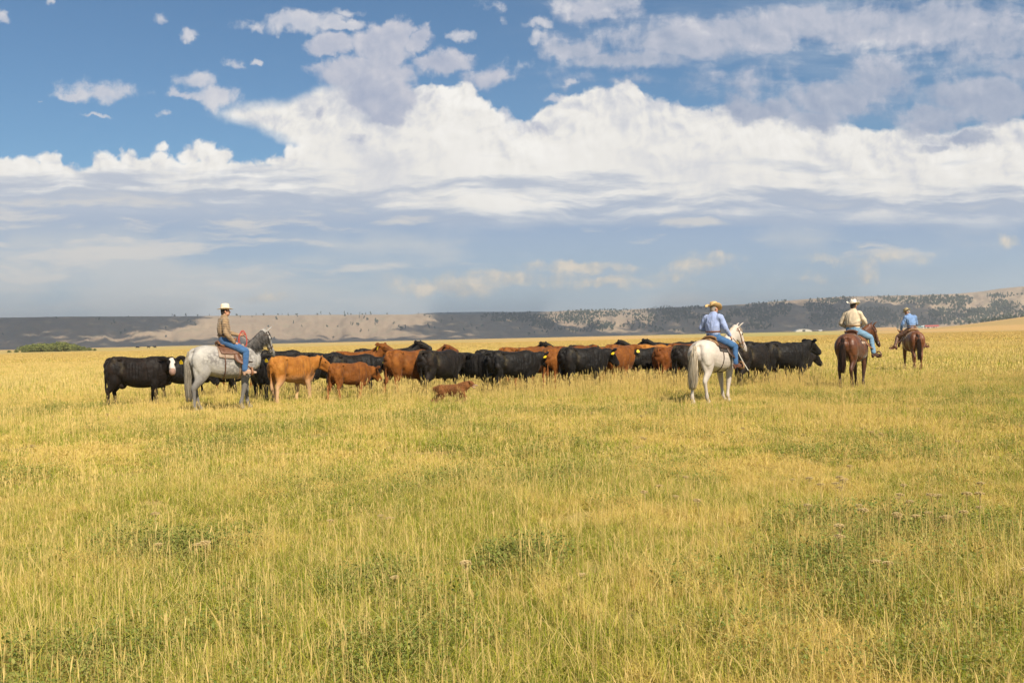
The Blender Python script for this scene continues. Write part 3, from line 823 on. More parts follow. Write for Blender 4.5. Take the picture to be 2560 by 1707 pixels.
# ------------------------------------------------------------------ cattle
def cow_body(name, legs=(0, 0, 0, 0), lift=(0, 0, 0, 0), npitch=12, nyaw=0, hpitch=-38, hyaw=0, fat=1.0, calf=0, tail=0.0, tup=0, udder=True, seedv=0):
    """legs: how far forward each hoof stands (FL, FR, HL, HR). Returns mesh, head matrix"""
    rs = random.Random(seedv)
    tb = []
    lg = 1.0 + 0.14 * calf                     # calves stand higher on the leg
    zb = lambda z: z * lg if z < 0.6 else 0.6 * lg + (z - 0.6) * (1.32 - 0.6 * lg) / 0.72
    wf = fat * (1 - 0.16 * calf)
    dep = 1 - 0.06 * calf
    st = [(-1.00, 1.19, .98, .12), (-.94, 1.285, .80, .20), (-.80, 1.325, .70, .27), (-.60, 1.33, .66, .30), (-.38, 1.315, .60, .31), (-.12, 1.29, .515, .345), (.16, 1.285, .49, .35),
          (.40, 1.305, .50, .31), (.58, 1.325, .52, .27), (.74, 1.30, .56, .225), (.88, 1.21, .64, .165)]
    rows = []
    for x, zt, zbm, w in st:
        zt = zt; zbm = zt - (zt - zbm) * dep * (1 + (fat - 1) * .35)
        rows.append([x, 0, (zt + zbm) / 2, w * wf, (zt - zbm) / 2])
    tb.append(tube(rows, seg=24, ex=2.35))
    # shoulder and haunch masses, spine, hip bones
    for s in (-1, 1):
        tb.append(tube([[.66, s * .11 * wf, 1.20, .09, .13], [.60, s * .17 * wf, 1.0, .11, .17], [.58, s * .18 * wf, .80, .095, .13]], side=(0, 1, 0)))
        tb.append(tube([[-.70, s * .13 * wf, 1.20, .13, .17], [-.76, s * .17 * wf, 1.0, .135, .22], [-.70, s * .175 * wf, .80, .11, .18]], side=(0, 1, 0)))
        tb.append(ball((-.52, s * .20 * wf, 1.24), (.09, .07, .05)))
        tb.append(ball((-.93, s * .10 * wf, 1.17), (.07, .055, .07)))
    # dewlap and brisket
    tb.append(tube([[.60, 0, .60, .12, .14], [.80, 0, .66, .10, .14], [.98, 0, .86, .06, .11], [1.08, 0, 1.02, .04, .07]]))
    # legs
    for k, (s, front) in enumerate(((1, 1), (-1, 1), (1, 0), (-1, 0))):
        dx = legs[k]; up = lift[k]
        if front:
            y = s * .165 * wf
            tb.append(tube([[.56, y, .80, .10, .17], [.54 + .15 * dx, y * 1.02, zb(.60), .092, .135], [.53 + .35 * dx + .08 * (up > 0), s * .155, zb(.47), .070, .092],
                            [.54 + .55 * dx + .12 * (up > 0), s * .15, zb(.35) + up * .35, .062, .076], [.53 + .75 * dx + .02 * (up > 0), s * .148, zb(.22) + up * .6, .047, .056],
                            [.52 + .95 * dx - .05 * (up > 0), s * .148, .105 + up, .052, .062], [.545 + dx - .06 * (up > 0), s * .15, .045 + up, .055, .068]]))
            tb.append(tube([[.53 + dx - .06 * (up > 0), s * .15, .05 + up, .055, .065], [.575 + dx - .05 * (up > 0), s * .15, .018 + up, .06, .07]], n=2))
        else:
            y = s * .165 * wf
            tb.append(tube([[-.74, y, .92, .125, .23], [-.70 + .12 * dx, s * .18 * wf, zb(.73), .115, .20], [-.75 + .32 * dx, s * .17, zb(.58), .085, .135],
                            [-.86 + .55 * dx, s * .15, zb(.43) + up * .4, .058, .080], [-.85 + .70 * dx, s * .145, zb(.31) + up * .6, .048, .060],
                            [-.835 + .90 * dx, s * .143, .125 + up, .052, .062], [-.80 + dx, s * .145, .045 + up, .055, .068]]))
            tb.append(tube([[-.815 + dx, s * .145, .05 + up, .055, .065], [-.77 + dx, s * .145, .018 + up, .06, .07]], n=2))
            tb.append(tube([[-.90, s * .10, 1.05, .07, .09], [-.92 + .1 * dx, s * .13, .85, .075, .075], [-.87 + .4 * dx, s * .15, .58, .03, .035]]))
    if udder and not calf: tb.append(ball((-.50, 0, .58), (.15, .12, .11)))
    # neck and head
    hs = 1.14 + 0.02 * calf
    rowsN, sidesN = chain((.60, 0, 1.00, .20 * wf, .30), [(.22, npitch, nyaw * .3, .16 * wf, .245), (.19, npitch + 6, nyaw * .75, .13 * wf, .195), (.15, npitch + 4, nyaw, .115, .155)])
    tb.append(tube(rowsN, side=sidesN, ex=2.1))
    poll = rowsN[-1][:3]
    M = frame((poll[0], poll[1], poll[2] + .03), hpitch, nyaw + hyaw)
    if hs != 1: M = M @ Matrix.Scale(hs, 4)
    tb.append(tube_in(M, [(-.05, 0, .0, .10, .11), (.04, 0, .015, .118, .125), (.13, 0, .005, .112, .125), (.22, 0, -.012, .092, .122), (.30, 0, -.026, .084, .112), (.355, 0, -.036, .092, .112), (.385, 0, -.042, .086, .104)], seg=16))
    tb.append(tube_in(M, [(.0, 0, -.09, .075, .09), (.12, 0, -.120, .062, .07), (.24, 0, -.115, .055, .05), (.33, 0, -.115, .055, .045)], seg=10))
    tb.append(tube_in(M, [(-.05, 0, .07, .06, .045), (.02, 0, .085, .05, .03)], seg=10))
    for s in (-1, 1):
        tb.append(tube_in(M, [(-.01, s * .08, .050, .026, .036), (-.035, s * .16, .065, .024, .072), (-.050, s * .25, .070, .022, .070), (-.060, s * .32, .060, .015, .022)], side=(1, 0, .3), seg=10))
        tb.append(tube_in(M, [(.10, s * .088, .045, .025, .02), (.16, s * .083, .045, .024, .02)], seg=8, n=2))      # brow
    # tail
    if tup:
        tb.append(tube([[-.95, 0, 1.27, .04, .045], [-1.06, tail * .1, 1.30, .028, .028], [-1.16, tail * .4, 1.22, .022, .022], [-1.24, tail * .8, 1.00, .02, .02], [-1.27, tail, .80, .035, .03], [-1.28, tail, .66, .02, .02]]))
    else:
        tb.append(tube([[-.88, 0, 1.27, .05, .05], [-.99, 0, 1.245, .038, .035], [-1.035, tail * .1, 1.16, .03, .028], [-1.05, tail * .2, 1.02, .025, .024], [-1.05, tail * .5, .82, .022, .022], [-1.04, tail * .8, .64, .034, .03], [-1.04, tail, .50, .040, .034], [-1.04, tail, .40, .018, .018]]))
    me = solid(name, tb, voxel=0.017, it=4)
    v = coords(me)
    Mi = np.array(M.inverted()); hl = v @ Mi[:3, :3].T + Mi[:3, 3]
    neckd = np.linalg.norm(v - np.array(poll), axis=1)
    ishead = (hl[:, 0] > -0.10) & (neckd < .62 * hs)
    attr(me, 'face', ishead * sst(-.02, .05, hl[:, 0]) * (sst(.070, .030, np.abs(hl[:, 1] + .018 * np.sin(hl[:, 0] * 30))) * (hl[:, 2] > -.0) * .85 + (hl[:, 0] > .25) * .40).clip(0, 1))
    attr(me, 'muzzle', ishead * sst(.345, .39, hl[:, 0]))
    # uneven muscle
    nn = (fbm(v[:, 0] * 3.5 + seedv * 3.1, v[:, 2] * 3.5 + v[:, 1] * 2, 3) - .5) * .040
    ga = lambda cx, cz, sx, sz: np.exp(-((v[:, 0] - cx) / sx) ** 2 - ((v[:, 2] - cz) / sz) ** 2) * sst(.06, .16, np.abs(v[:, 1]))
    nn = nn - .050 * ga(-.42, 1.08, .10, .14) - .034 * ga(.34, .92, .06, .26) - .035 * ga(-.50, .72, .09, .10) + .022 * ga(-.52, 1.25, .07, .05) - .03 * ga(.72, 1.05, .05, .22) + .02 * ga(.0, .72, .25, .10) + .007 * np.sin(v[:, 0] * 62) * ga(.02, .95, .26, .2)
    nrm = np.empty(len(me.vertices) * 3, np.float32); me.vertices.foreach_get('normal', nrm); nrm = nrm.reshape(-1, 3)
    set_coords(me, v + nrm * (nn * (~ishead) * sst(.5, .8, v[:, 2]))[:, None])
    v = coords(me); v[:, 0] = np.where(v[:, 0] < .6, v[:, 0] * .80, v[:, 0] - .12); set_coords(me, v)
    return me, Matrix.Translation((-.12, 0, 0)) @ M

def hide_mat(name, base, dark, light=None, rough=0.5, dust=0.25, legs=None, muzzle=(.02, .016, .014, 1), face=None, spec=0.35, sheen=0.15, bump=.55, dapple=None):
    m, n = new_mat(name)
    ob = n.node('ShaderNodeTexCoord', out=3)
    a1 = n.noise(ob, 2.3, 4, 0.6); a2 = n.noise(n.vm('MULTIPLY', ob, (1, 1, .35)), 26, 4, 0.6); a3 = n.noise(ob, 6, 5, .65)
    P = n.sep(ob)
    c = n.mix(dark, base, n.step(0.36, 0.62, a1 * .55 + a3 * .25 + a2 * .2))
    if light is not None: c = n.mix(c, light, n.step(.50, .68, a3 * .6 + a1 * .4) * .6)
    if dapple:
        vo = n.node('ShaderNodeTexVoronoi', {'Vector': n.vm('ADD', ob, n.vm('MULTIPLY', n.noise(ob, 9, 2, .5, out=1), (.06, .06, .06))), 'Scale': 15.0}, out=0)
        zone = n.step(.42, .58, n.noise(n.vm('ADD', ob, (3, 1, 2)), 1.9, 3, .5))
        c = n.mix(c, dapple, n.step(.30, .62, vo) * zone * .75)
        c = n.mix(c, dapple, n.step(.55, .70, n.noise(ob, 60, 2, .7)) * .35)
    if dust: c = n.mix(c, (0.20, 0.15, 0.065, 1), n.step(.52, .74, n.noise(n.vm('ADD', ob, (5, 2, 1)), 3.5, 5, .7)) * dust * n.step(.3, -.9, P[0], .15, 1.0))
    if legs:
        col_, z0, z1 = legs
        c = n.mix(c, col_, n.step(z1, z0, P[2] + (a3 - .5) * .25))
    hz_ = n.node('ShaderNodeAttribute', out=2, attribute_name='muzzle')
    if face is not None:
        fa = n.node('ShaderNodeAttribute', out=2, attribute_name='face')
        c = n.mix(c, face, n.step(.25, .6, fa + (a3 - .5) * .9))
    c = n.mix(c, muzzle, hz_)
    rg = n.step(.3, .7, a3, rough - .08, rough + .18)
    b = principled(n, Base_Color=c, Roughness=rg, Specular_IOR_Level=spec, Sheen_Weight=sheen, Sheen_Roughness=.4)
    bp = n.node('ShaderNodeBump', {'Height': a2 * .8 + a3 * 1.6, 'Strength': bump, 'Distance': 0.03})
    n.put(b.s.node.inputs['Normal'], bp)
    finish(n, b)
    return m

M_BLACK = hide_mat('black_hide', (.0085, .0062, .0048, 1), (.004, .0032, .0028, 1), (.022, .014, .009, 1), rough=.58, dust=.50, spec=.26, sheen=.04)
M_BLACK2 = hide_mat('brownish_black_hide', (.013, .0085, .0055, 1), (.006, .0042, .003, 1), (.034, .019, .011, 1), rough=.58, dust=.65, spec=.26, sheen=.04)
M_BALDY = hide_mat('black_hide_white_face', (.014, .0085, .006, 1), (.006, .004, .0032, 1), (.032, .018, .012, 1), rough=.60, spec=.22, dust=.3, face=(.62, .56, .48, 1), muzzle=(.34, .21, .16, 1), sheen=.04)
M_RED = hide_mat('red_hide', (.225, .074, .013, 1), (.125, .040, .009, 1), (.32, .118, .024, 1), spec=.15, rough=.6, dust=.35, muzzle=(.14, .055, .03, 1), legs=((.30, .11, .035, 1), .35, .75), sheen=.05)
M_RED2 = hide_mat('dark_red_hide', (.18, .054, .010, 1), (.10, .030, .007, 1), (.26, .084, .018, 1), spec=.15, rough=.6, dust=.4, muzzle=(.10, .04, .022, 1), sheen=.05)
M_TAN = hide_mat('tan_hide', (.40, .155, .025, 1), (.28, .10, .018, 1), (.50, .23, .055, 1), spec=.15, rough=.6, dust=.25, muzzle=(.42, .26, .15, 1), legs=((.58, .36, .20, 1), .40, .85), sheen=.05)
m_eye, n = new_mat('animal_eye'); finish(n, principled(n, Base_Color=(.01, .008, .006, 1), Roughness=.12))
m_tag, n = new_mat('yellow_tag_plastic'); finish(n, principled(n, Base_Color=(.85, .58, .02, 1), Roughness=.4))

def tag_mesh():
    """a flat ear tag: a trapezoid with a rounded foot and a neck"""
    out = [(-.012, 0), (-.012, -.018), (-.034, -.04), (-.038, -.085), (-.028, -.10), (.028, -.10), (.038, -.085), (.034, -.04), (.012, -.018), (.012, 0)]
    t = .003
    V = [(x, -t, z) for x, z in out] + [(x, t, z) for x, z in out]; m = len(out)
    F = [tuple(range(m)), tuple(range(m, 2 * m))[::-1]] + [(k, (k + 1) % m, m + (k + 1) % m, m + k) for k in range(m)]
    me = bpy.data.meshes.new('ear_tag'); me.from_pydata(V, [], F); me.materials.append(m_tag); me.update()
    return me
TAG = tag_mesh()
v_, f_ = ICO2
EYE = mesh_np('eye', v_ * .017, f_.ravel(), np.full(len(f_), 3), [m_eye], smooth=True)

# poses
POSES = {
    'walk':   dict(legs=(.22, -.16, -.20, .18), lift=(0, 0, 0, 0), npitch=6, hpitch=-46, seedv=1, tail=.02),
    'walk2':  dict(legs=(-.20, .20, .16, -.22), lift=(.0, 0, 0, .05), npitch=0, hpitch=-52, seedv=2, tail=-.03, fat=1.03),
    'stand':  dict(legs=(.02, -.05, -.06, .08), npitch=14, hpitch=-30, seedv=3, fat=1.06, tail=.0),
    'turned': dict(legs=(-.14, .10, .10, -.12), npitch=10, nyaw=-46, hpitch=-30, hyaw=-36, seedv=4),
    'left':   dict(legs=(.16, -.1, -.12, .16), npitch=12, nyaw=30, hpitch=-32, hyaw=14, seedv=5),
    'right':  dict(legs=(.16, -.1, .12, -.16), npitch=10, nyaw=-32, hpitch=-34, hyaw=-16, seedv=6, fat=1.04),
    'high':   dict(legs=(-.10, .14, .14, -.16), npitch=21, hpitch=-34, seedv=7),
    'up':     dict(legs=(.10, -.14, -.14, .16), npitch=40, nyaw=-14, hpitch=-16, hyaw=-20, seedv=12, fat=.97),
    'low':    dict(legs=(.14, -.12, -.16, .14), npitch=-22, hpitch=-50, seedv=8),
    'swish':  dict(legs=(.12, -.14, -.18, .12), npitch=14, hpitch=-34, tail=.10, tup=1, seedv=9),
    'calf':   dict(legs=(.20, -.20, -.22, .16), npitch=-4, hpitch=-42, calf=1, fat=.92, seedv=10),
    'calf2':  dict(legs=(-.12, .16, .18, -.14), npitch=10, nyaw=-22, hpitch=-34, hyaw=-14, calf=1, fat=.92, seedv=11),
}
COWS = {}
def cow_proto(pose):
    if pose not in COWS:
        COWS[pose] = cow_body('cow', **POSES[pose])
    return COWS[pose]

def place_cow(px, d, head, pose, mat, scale=1.0, label='', group=None, tags=0, name='cow', cat='cow', dz=0.0):
    """px: photograph column of the middle of the trunk; head: degrees from frame right towards away"""
    me, M = cow_proto(pose)
    p = at(px, d); scale *= .99
    o = link(name, me); o.location = (p.x, p.y, p.z + dz - .01); o.rotation_euler = (0, 0, R(head)); o.scale = (scale * random.uniform(.93, 1.03), scale * random.uniform(.95, 1.06), scale * random.uniform(.975, 1.025))
    if not me.materials: me.materials.append(mat)
    o.material_slots[0].link = 'OBJECT'; o.material_slots[0].material = mat
    setp(o, label, cat, group)
    for s in (-1, 1):
        e = link('eye', EYE, o); e.location = M @ Vector((.125, s * .103, .035))
        if tags & (1 if s > 0 else 2):
            t = link('ear_tag', TAG, o); t.matrix_local = M @ Matrix.Translation((-.02, s * .20, .030)) @ Matrix.Rotation(R(s * 8), 4, 'X') @ Matrix.Rotation(R(90 - s * 15 if s > 0 else 90 + 15), 4, 'Z') @ Matrix.Rotation(R(0), 4, 'X') @ Matrix.Scale(1.15, 4)
    return o

# ------------------------------------------------------------------ horses
H_ST = [(-.84, 1.36, 1.10, .11), (-.80, 1.44, 1.00, .19), (-.68, 1.515, .92, .25), (-.52, 1.54, .86, .285), (-.32, 1.52, .82, .285), (-.10, 1.465, .77, .295), (.12, 1.445, .745, .30),
        (.32, 1.48, .755, .275), (.46, 1.53, .79, .235), (.58, 1.50, .84, .205), (.70, 1.38, .93, .16)]
_hx = [a[0] for a in H_ST]
def h_ring(x):
    g = lambda k: float(np.interp(x, _hx, [a[k] for a in H_ST]))
    return g(1), g(2), g(3)

def horse_body(name, legs=(0, 0, 0, 0), lift=(0, 0, 0, 0), npitch=40, nyaw=0, hpitch=-48, hyaw=0, seedv=0, stout=1.0):
    tb = []
    tb.append(tube([[x, 0, (a + b) / 2, w * stout, (a - b) / 2] for x, a, b, w in H_ST], seg=24, ex=2.15))
    for s in (-1, 1):
        tb.append(tube([[.52, s * .07, 1.38, .07, .12], [.58, s * .13, 1.20, .085, .14], [.56, s * .15, 1.02, .08, .12]]))
        tb.append(tube([[-.58, s * .10, 1.34, .15, .19], [-.65, s * .15 * stout, 1.20, .145, .22], [-.60, s * .165 * stout, 1.02, .12, .20]]))
        tb.append(ball((-.40, s * .16, 1.40), (.12, .09, .07)))
        tb.append(tube([[.62, s * .07, 1.02, .085, .11], [.52, s * .11, .92, .07, .10]]))
    for k, (s, front) in enumerate(((1, 1), (-1, 1), (1, 0), (-1, 0))):
        dx = legs[k]; up = lift[k]; b = 1 if up > 0 else 0
        if front:
            tb.append(tube([[.50, s * .14, 1.02, 0.0972, 0.1512], [.48 + .12 * dx, s * .155, .88, 0.0864, 0.1242], [.48 + .32 * dx + .08 * b, s * .15, .70 + up * .15, 0.0719, 0.0930],
                            [.485 + .50 * dx + .14 * b, s * .145, .51 + up * .35, 0.0570, 0.0645], [.48 + .58 * dx + .10 * b, s * .143, .44 + up * .45, 0.0496, 0.0546], [.475 + .74 * dx + .02 * b, s * .14, .30 + up * .75, 0.0360, 0.0422],
                            [.47 + .90 * dx - .05 * b, s * .14, .17 + up, 0.0446, 0.0496], [.50 + .96 * dx - .07 * b, s * .14, .10 + up, 0.0422, 0.0446], [.52 + dx - .07 * b, s * .14, .06 + up, 0.0570, 0.0620]]))
            hoofc = (.52 + dx - .07 * b, s * .14, up)
        else:
            tb.append(tube([[-.62, s * .14, 1.14, 0.1404, 0.2376], [-.57 + .12 * dx, s * .165, .95, 0.1188, 0.1890], [-.60 + .30 * dx, s * .16, .80, 0.0864, 0.1296], [-.70 + .45 * dx, s * .15, .66, 0.0645, 0.0930],
                            [-.775 + .55 * dx, s * .14, .55 + up * .4, 0.0546, 0.0744], [-.765 + .62 * dx, s * .138, .46 + up * .55, 0.0446, 0.0546], [-.745 + .78 * dx, s * .137, .31 + up * .8, 0.0372, 0.0446],
                            [-.735 + .92 * dx, s * .137, .17 + up, 0.0471, 0.0521], [-.70 + .97 * dx, s * .137, .10 + up, 0.0446, 0.0471], [-.68 + dx, s * .137, .06 + up, 0.0583, 0.0620]]))
            tb.append(tube([[-.76, s * .10, 1.18, .07, .09], [-.74 + .12 * dx, s * .135, .96, .075, .09], [-.72 + .4 * dx, s * .14, .74, .04, .05], [-.79 + .52 * dx, s * .14, .60, .022, .025]]))
    rowsN, sidesN = chain((.50, 0, 1.22, .15, .30), [(.22, npitch, nyaw * .25, .118, .235), (.21, npitch + 6, nyaw * .65, .092, .180), (.18, npitch + 8, nyaw * .9, .078, .142), (.12, npitch - 2, nyaw, .072, .118)])
    tb.append(tube(rowsN, side=sidesN, ex=2.0, seg=18))
    poll = rowsN[-1][:3]
    M = frame((poll[0], poll[1], poll[2] + .015), hpitch, nyaw + hyaw)
    tb.append(tube_in(M, [(-.07, 0, -.03, .065, .085), (.03, 0, -.005, .080, .095), (.12, 0, -.012, .086, .115), (.22, 0, -.020, .074, .110), (.34, 0, -.018, .055, .078), (.45, 0, -.018, .050, .062), (.54, 0, -.024, .055, .060), (.585, 0, -.032, .046, .046)], seg=16))
    tb.append(tube_in(M, [(.08, 0, -.075, .070, .06), (.18, 0, -.095, .062, .055), (.30, 0, -.075, .040, .035)], seg=10))
    tb.append(tube_in(M, [(.44, 0, -.065, .034, .025), (.54, 0, -.072, .034, .022)], seg=8, n=2))
    for s in (-1, 1):
        tb.append(tube_in(M, [(-.03, s * .05, .055, .030, .026), (-.06, s * .078, .110, .036, .020), (-.075, s * .095, .165, .028, .016), (-.075, s * .098, .215, .010, .009)], side=(0, 1, 0), seg=8))
        tb.append(ball(tf(M, (.155, s * .074, .040)), (.028, .028, .028)))
        tb.append(ball(tf(M, (.50, s * .045, .0)), (.028, .02, .028)))
    tb.append(tube([[-.78, 0, 1.43, .05, .05], [-.86, 0, 1.38, .04, .04], [-.90, 0, 1.28, .032, .032], [-.905, 0, 1.15, .02, .02]]))
    me = solid(name, tb, voxel=0.016, it=4)
    v = coords(me)
    Mi = np.array(M.inverted()); hl = v @ Mi[:3, :3].T + Mi[:3, 3]
    nd = np.linalg.norm(v - np.array(poll), axis=1)
    ish = (nd < .75) & (hl[:, 0] > -.1)
    attr(me, 'muzzle', ish * sst(.43, .56, hl[:, 0]))
    attr(me, 'face', ish * sst(-.05, .08, hl[:, 0]))
    v = coords(me); v[:, 0] = np.where(v[:, 0] < 0, v[:, 0] * .90, v[:, 0]); set_coords(me, v)
    crest = np.array(cr(rowsN, 6)); crest_side = np.array(cr(sidesN, 6))
    return me, M, crest, crest_side, poll

def strands(name, roots, ends, mids, w, mat):
    """thin tapering locks; each a flat three-sided strip from root over mid to end"""
    V = []; F = []; o = 0
    for r0, m0, e0 in zip(roots, mids, ends):
        pts = cr([r0, m0, e0] if len(np.shape(m0)) == 1 else [r0, *m0, e0], 5)
        k = len(pts); T = np.gradient(pts, axis=0)
        a = random.uniform(0, PI); u = np.array([math.cos(a), math.sin(a), 0.0])
        ww = w * random.uniform(.6, 1.4)
        for q_ in range(k):
            t_ = T[q_] / (np.linalg.norm(T[q_]) + 1e-9); s_ = np.cross(t_, u); s_ /= np.linalg.norm(s_) + 1e-9; b = np.cross(t_, s_)
            f = ww * (1 - .75 * (q_ / (k - 1)) ** 2)
            for an in (0, 2.1, 4.2): V.append(pts[q_] + (s_ * math.cos(an) + b * math.sin(an)) * f)
        for q_ in range(k - 1):
            for j_ in range(3):
                F.append((o + q_ * 3 + j_, o + q_ * 3 + (j_ + 1) % 3, o + q_ * 3 + 3 + (j_ + 1) % 3, o + q_ * 3 + 3 + j_))
        F.append((o, o + 2, o + 1)); F.append((o + 3 * k - 3, o + 3 * k - 2, o + 3 * k - 1))
        o += 3 * k
    me = bpy.data.meshes.new(name); me.from_pydata([tuple(v) for v in V], [], F); me.materials.append(mat)
    me.polygons.foreach_set('use_smooth', np.ones(len(F), bool)); me.update()
    return me

def hair_mat(name, c0, c1):
    m, n = new_mat(name)
    ob = n.node('ShaderNodeTexCoord', out=3)
    c = n.mix(c0, c1, n.step(.35, .65, n.noise(n.vm('MULTIPLY', ob, (14, 14, 2)), 2.0, 4, .7)))
    finish(n, principled(n, Base_Color=c, Roughness=.55, Specular_IOR_Level=.3)); return m

M_GREYH = hide_mat('dapple_grey_coat', (.44, .41, .365, 1), (.33, .305, .28, 1), (.56, .52, .46, 1), rough=.6, bump=.22, dust=.0, spec=.25, muzzle=(.12, .11, .10, 1), dapple=(.17, .155, .145, 1), legs=((.17, .155, .14, 1), .55, 1.0))
M_WHITEH = hide_mat('white_coat', (.60, .53, .45, 1), (.50, .42, .36, 1), (.67, .60, .52, 1), rough=.6, bump=.22, dust=.0, spec=.25, muzzle=(.42, .36, .33, 1), legs=((.54, .46, .40, 1), .2, .7))
M_BAYH = hide_mat('brown_coat', (.125, .040, .013, 1), (.065, .021, .008, 1), (.18, .062, .020, 1), rough=.40, bump=.22, dust=.0, spec=.5, muzzle=(.06, .025, .015, 1), legs=((.036, .014, .008, 1), .30, .85))
M_SORR = hide_mat('chestnut_coat', (.17, .055, .016, 1), (.10, .032, .011, 1), (.23, .08, .025, 1), rough=.42, bump=.22, dust=.0, spec=.45, muzzle=(.10, .04, .02, 1), legs=((.15, .055, .02, 1), .30, .85))
HM_GREY = hair_mat('dark_grey_mane', (.045, .042, .040, 1), (.15, .135, .125, 1))
HM_GTAIL = hair_mat('pale_grey_tail', (.20, .17, .13, 1), (.46, .40, .31, 1))
HM_WHITE = hair_mat('cream_tail', (.46, .37, .25, 1), (.66, .57, .45, 1))
HM_BLACK = hair_mat('black_brown_tail', (.018, .011, .008, 1), (.06, .030, .018, 1))
HM_CHEST = hair_mat('chestnut_mane', (.14, .05, .017, 1), (.25, .10, .035, 1))

def add_tail(o, mat, length=1.15, spread=.10, N=110, sweep=0.0, root=(-.785, 0, 1.405)):
    N = int(N * 3.6)
    ro, mi, en = [], [], []
    for _ in range(N):
        a = random.uniform(0, 2 * PI); q_ = math.sqrt(random.random())
        r0 = np.array(root) + np.array([-.03 + .012 * math.cos(a), .040 * math.sin(a) * q_, -random.uniform(0, .30)])
        l = length * (1 - .5 * random.random() ** 1.8); sp = spread * q_
        e = np.array([root[0] - .04 + sp * .6 * math.cos(a) + sweep * .1, sp * math.sin(a) + sweep, root[2] - l])
        m_ = [np.array([root[0] - .075 + .8 * sp * .5 * math.cos(a), 1.1 * sp * math.sin(a) * .8 + sweep * .15, root[2] - .40 * l]), np.array([root[0] - .06 + sp * .6 * math.cos(a), 1.25 * sp * math.sin(a) + sweep * .5, root[2] - .75 * l])]
        r0[0] -= .16 * max(0.0, root[2] - .12 - r0[2]); r0[2] = max(r0[2], m_[0][2] + .08)
        ro.append(r0); mi.append(m_); en.append(e)
    link('tail', strands('tail', ro, en, mi, .0056, mat), o)

def add_mane(o, crest, sides, M, mat, side=-1, length=.26, N=120, forelock=True):
    ro, mi, en = [], [], []
    for _ in range(int(N * 2.6)):
        t = random.uniform(.12, 1.0) * (len(crest) - 1); k = int(t)
        c = crest[k]; sd = sides[k] / (np.linalg.norm(sides[k]) + 1e-9)
        T = crest[min(k + 1, len(crest) - 1), :3] - crest[max(k - 1, 0), :3]; T /= np.linalg.norm(T)
        up = np.cross(T, sd);  up = up if up[2] > 0 else -up
        r0 = c[:3] + up * c[4] * .97 + sd * random.uniform(-.012, .012) + T * random.uniform(-.03, .03)
        l = length * random.uniform(.7, 1.15)
        m_ = c[:3] + up * c[4] * .86 + sd * side * (c[3] * .80 + .012) + T * random.uniform(-.02, .02)
        e = c[:3] + up * (c[4] - l) + sd * side * (c[3] * 1.02 + .012 + random.uniform(0, .025)) - T * random.uniform(0, .05)
        ro.append(r0); mi.append(m_); en.append(e)
    if forelock:
        for _ in range(20):
            y = random.uniform(-.025, .025)
            ro.append(tf(M, (-.04, y, .09))); mi.append(tf(M, (.05, y * 1.3, .108))); en.append(tf(M, (random.uniform(.12, .2), y * 2, .100)))
    link('mane', strands('mane', ro, en, mi, .0085, mat), o)

def leather(name, c0, c1, rough=.5, tool=0):
    m, n = new_mat(name)
    ob = n.node('ShaderNodeTexCoord', out=3)
    c = n.mix(c0, c1, n.step(.35, .65, n.noise(ob, 9, 5, .65)))
    if tool: c = n.mix(c, tool, n.step(.35, .15, n.node('ShaderNodeTexVoronoi', {'Vector': ob, 'Scale': 60.0}, out=0)) * .6)
    b = principled(n, Base_Color=c, Roughness=rough, Specular_IOR_Level=.45); n.put(b.s.node.inputs['Normal'], n.node('ShaderNodeBump', {'Height': n.noise(ob, 40, 4, .6), 'Strength': .4, 'Distance': .01}))
    finish(n, b); return m
L_BROWN = leather('brown_leather', (.17, .065, .028, 1), (.27, .12, .05, 1))
L_DARK = leather('dark_leather', (.030, .018, .012, 1), (.075, .04, .025, 1))
L_TAN = leather('tooled_tan_leather', (.38, .22, .095, 1), (.22, .115, .05, 1))
L_RED = leather('oxblood_leather', (.11, .045, .024, 1), (.18, .085, .045, 1))
def cloth_mat(name, c0, c1=None, rough=.9, check=None, wr=1.0, weave=160):
    m, n = new_mat(name)
    ob = n.node('ShaderNodeTexCoord', out=3); P = n.sep(ob)
    c = n.mix(c0, c1 or c0, n.step(.35, .65, n.noise(ob, 7, 4, .6)))
    if check:
        (k1, k2, per) = check
        fr = lambda v, w_: n.step(1 - w_, 1 - w_ + .12, n.m('PINGPONG', v * (2.0 / per), 1.0))
        a = n.m('ARCTAN2', P[1], P[0]) * .17
        gx_ = fr(P[1] + P[0] * .35, .42); gz_ = fr(P[2] + P[0] * .1, .42)
        c = n.mix(c, k1, n.m('MINIMUM', gx_ + gz_, 1.0) * .55); c = n.mix(c, k2, gx_ * gz_ * .85)
    b = principled(n, Base_Color=c, Roughness=rough, Specular_IOR_Level=.15, Sheen_Weight=.2)
    w = n.noise(n.vm('MULTIPLY', ob, (1.0, 1.0, .6)), 7, 2, .45, dist=.8); ww = n.noise(n.vm('MULTIPLY', ob, (1.6, 1.6, .6)), 13, 2, .5)
    n.put(b.s.node.inputs['Normal'], n.node('ShaderNodeBump', {'Height': w + ww * .5, 'Strength': min(1.0, .55 * wr), 'Distance': .03}))
    finish(n, b); return m
C_PAD1 = cloth_mat('pinkish_wool_blanket', (.40, .30, .22, 1), (.30, .21, .15, 1))
C_PAD2 = cloth_mat('black_felt_pad', (.035, .03, .028, 1), (.06, .05, .045, 1))
C_PAD3 = cloth_mat('cream_fleece_pad', (.62, .50, .38, 1), (.5, .38, .28, 1))
m_metal, n = new_mat('worn_steel'); finish(n, principled(n, Base_Color=(.55, .53, .50, 1), Metallic=1.0, Roughness=.35))
m_rope, n = new_mat('red_rope'); finish(n, principled(n, Base_Color=(.48, .075, .05, 1), Roughness=.8))
m_rope2, n = new_mat('white_rope'); finish(n, principled(n, Base_Color=(.72, .66, .55, 1), Roughness=.8))

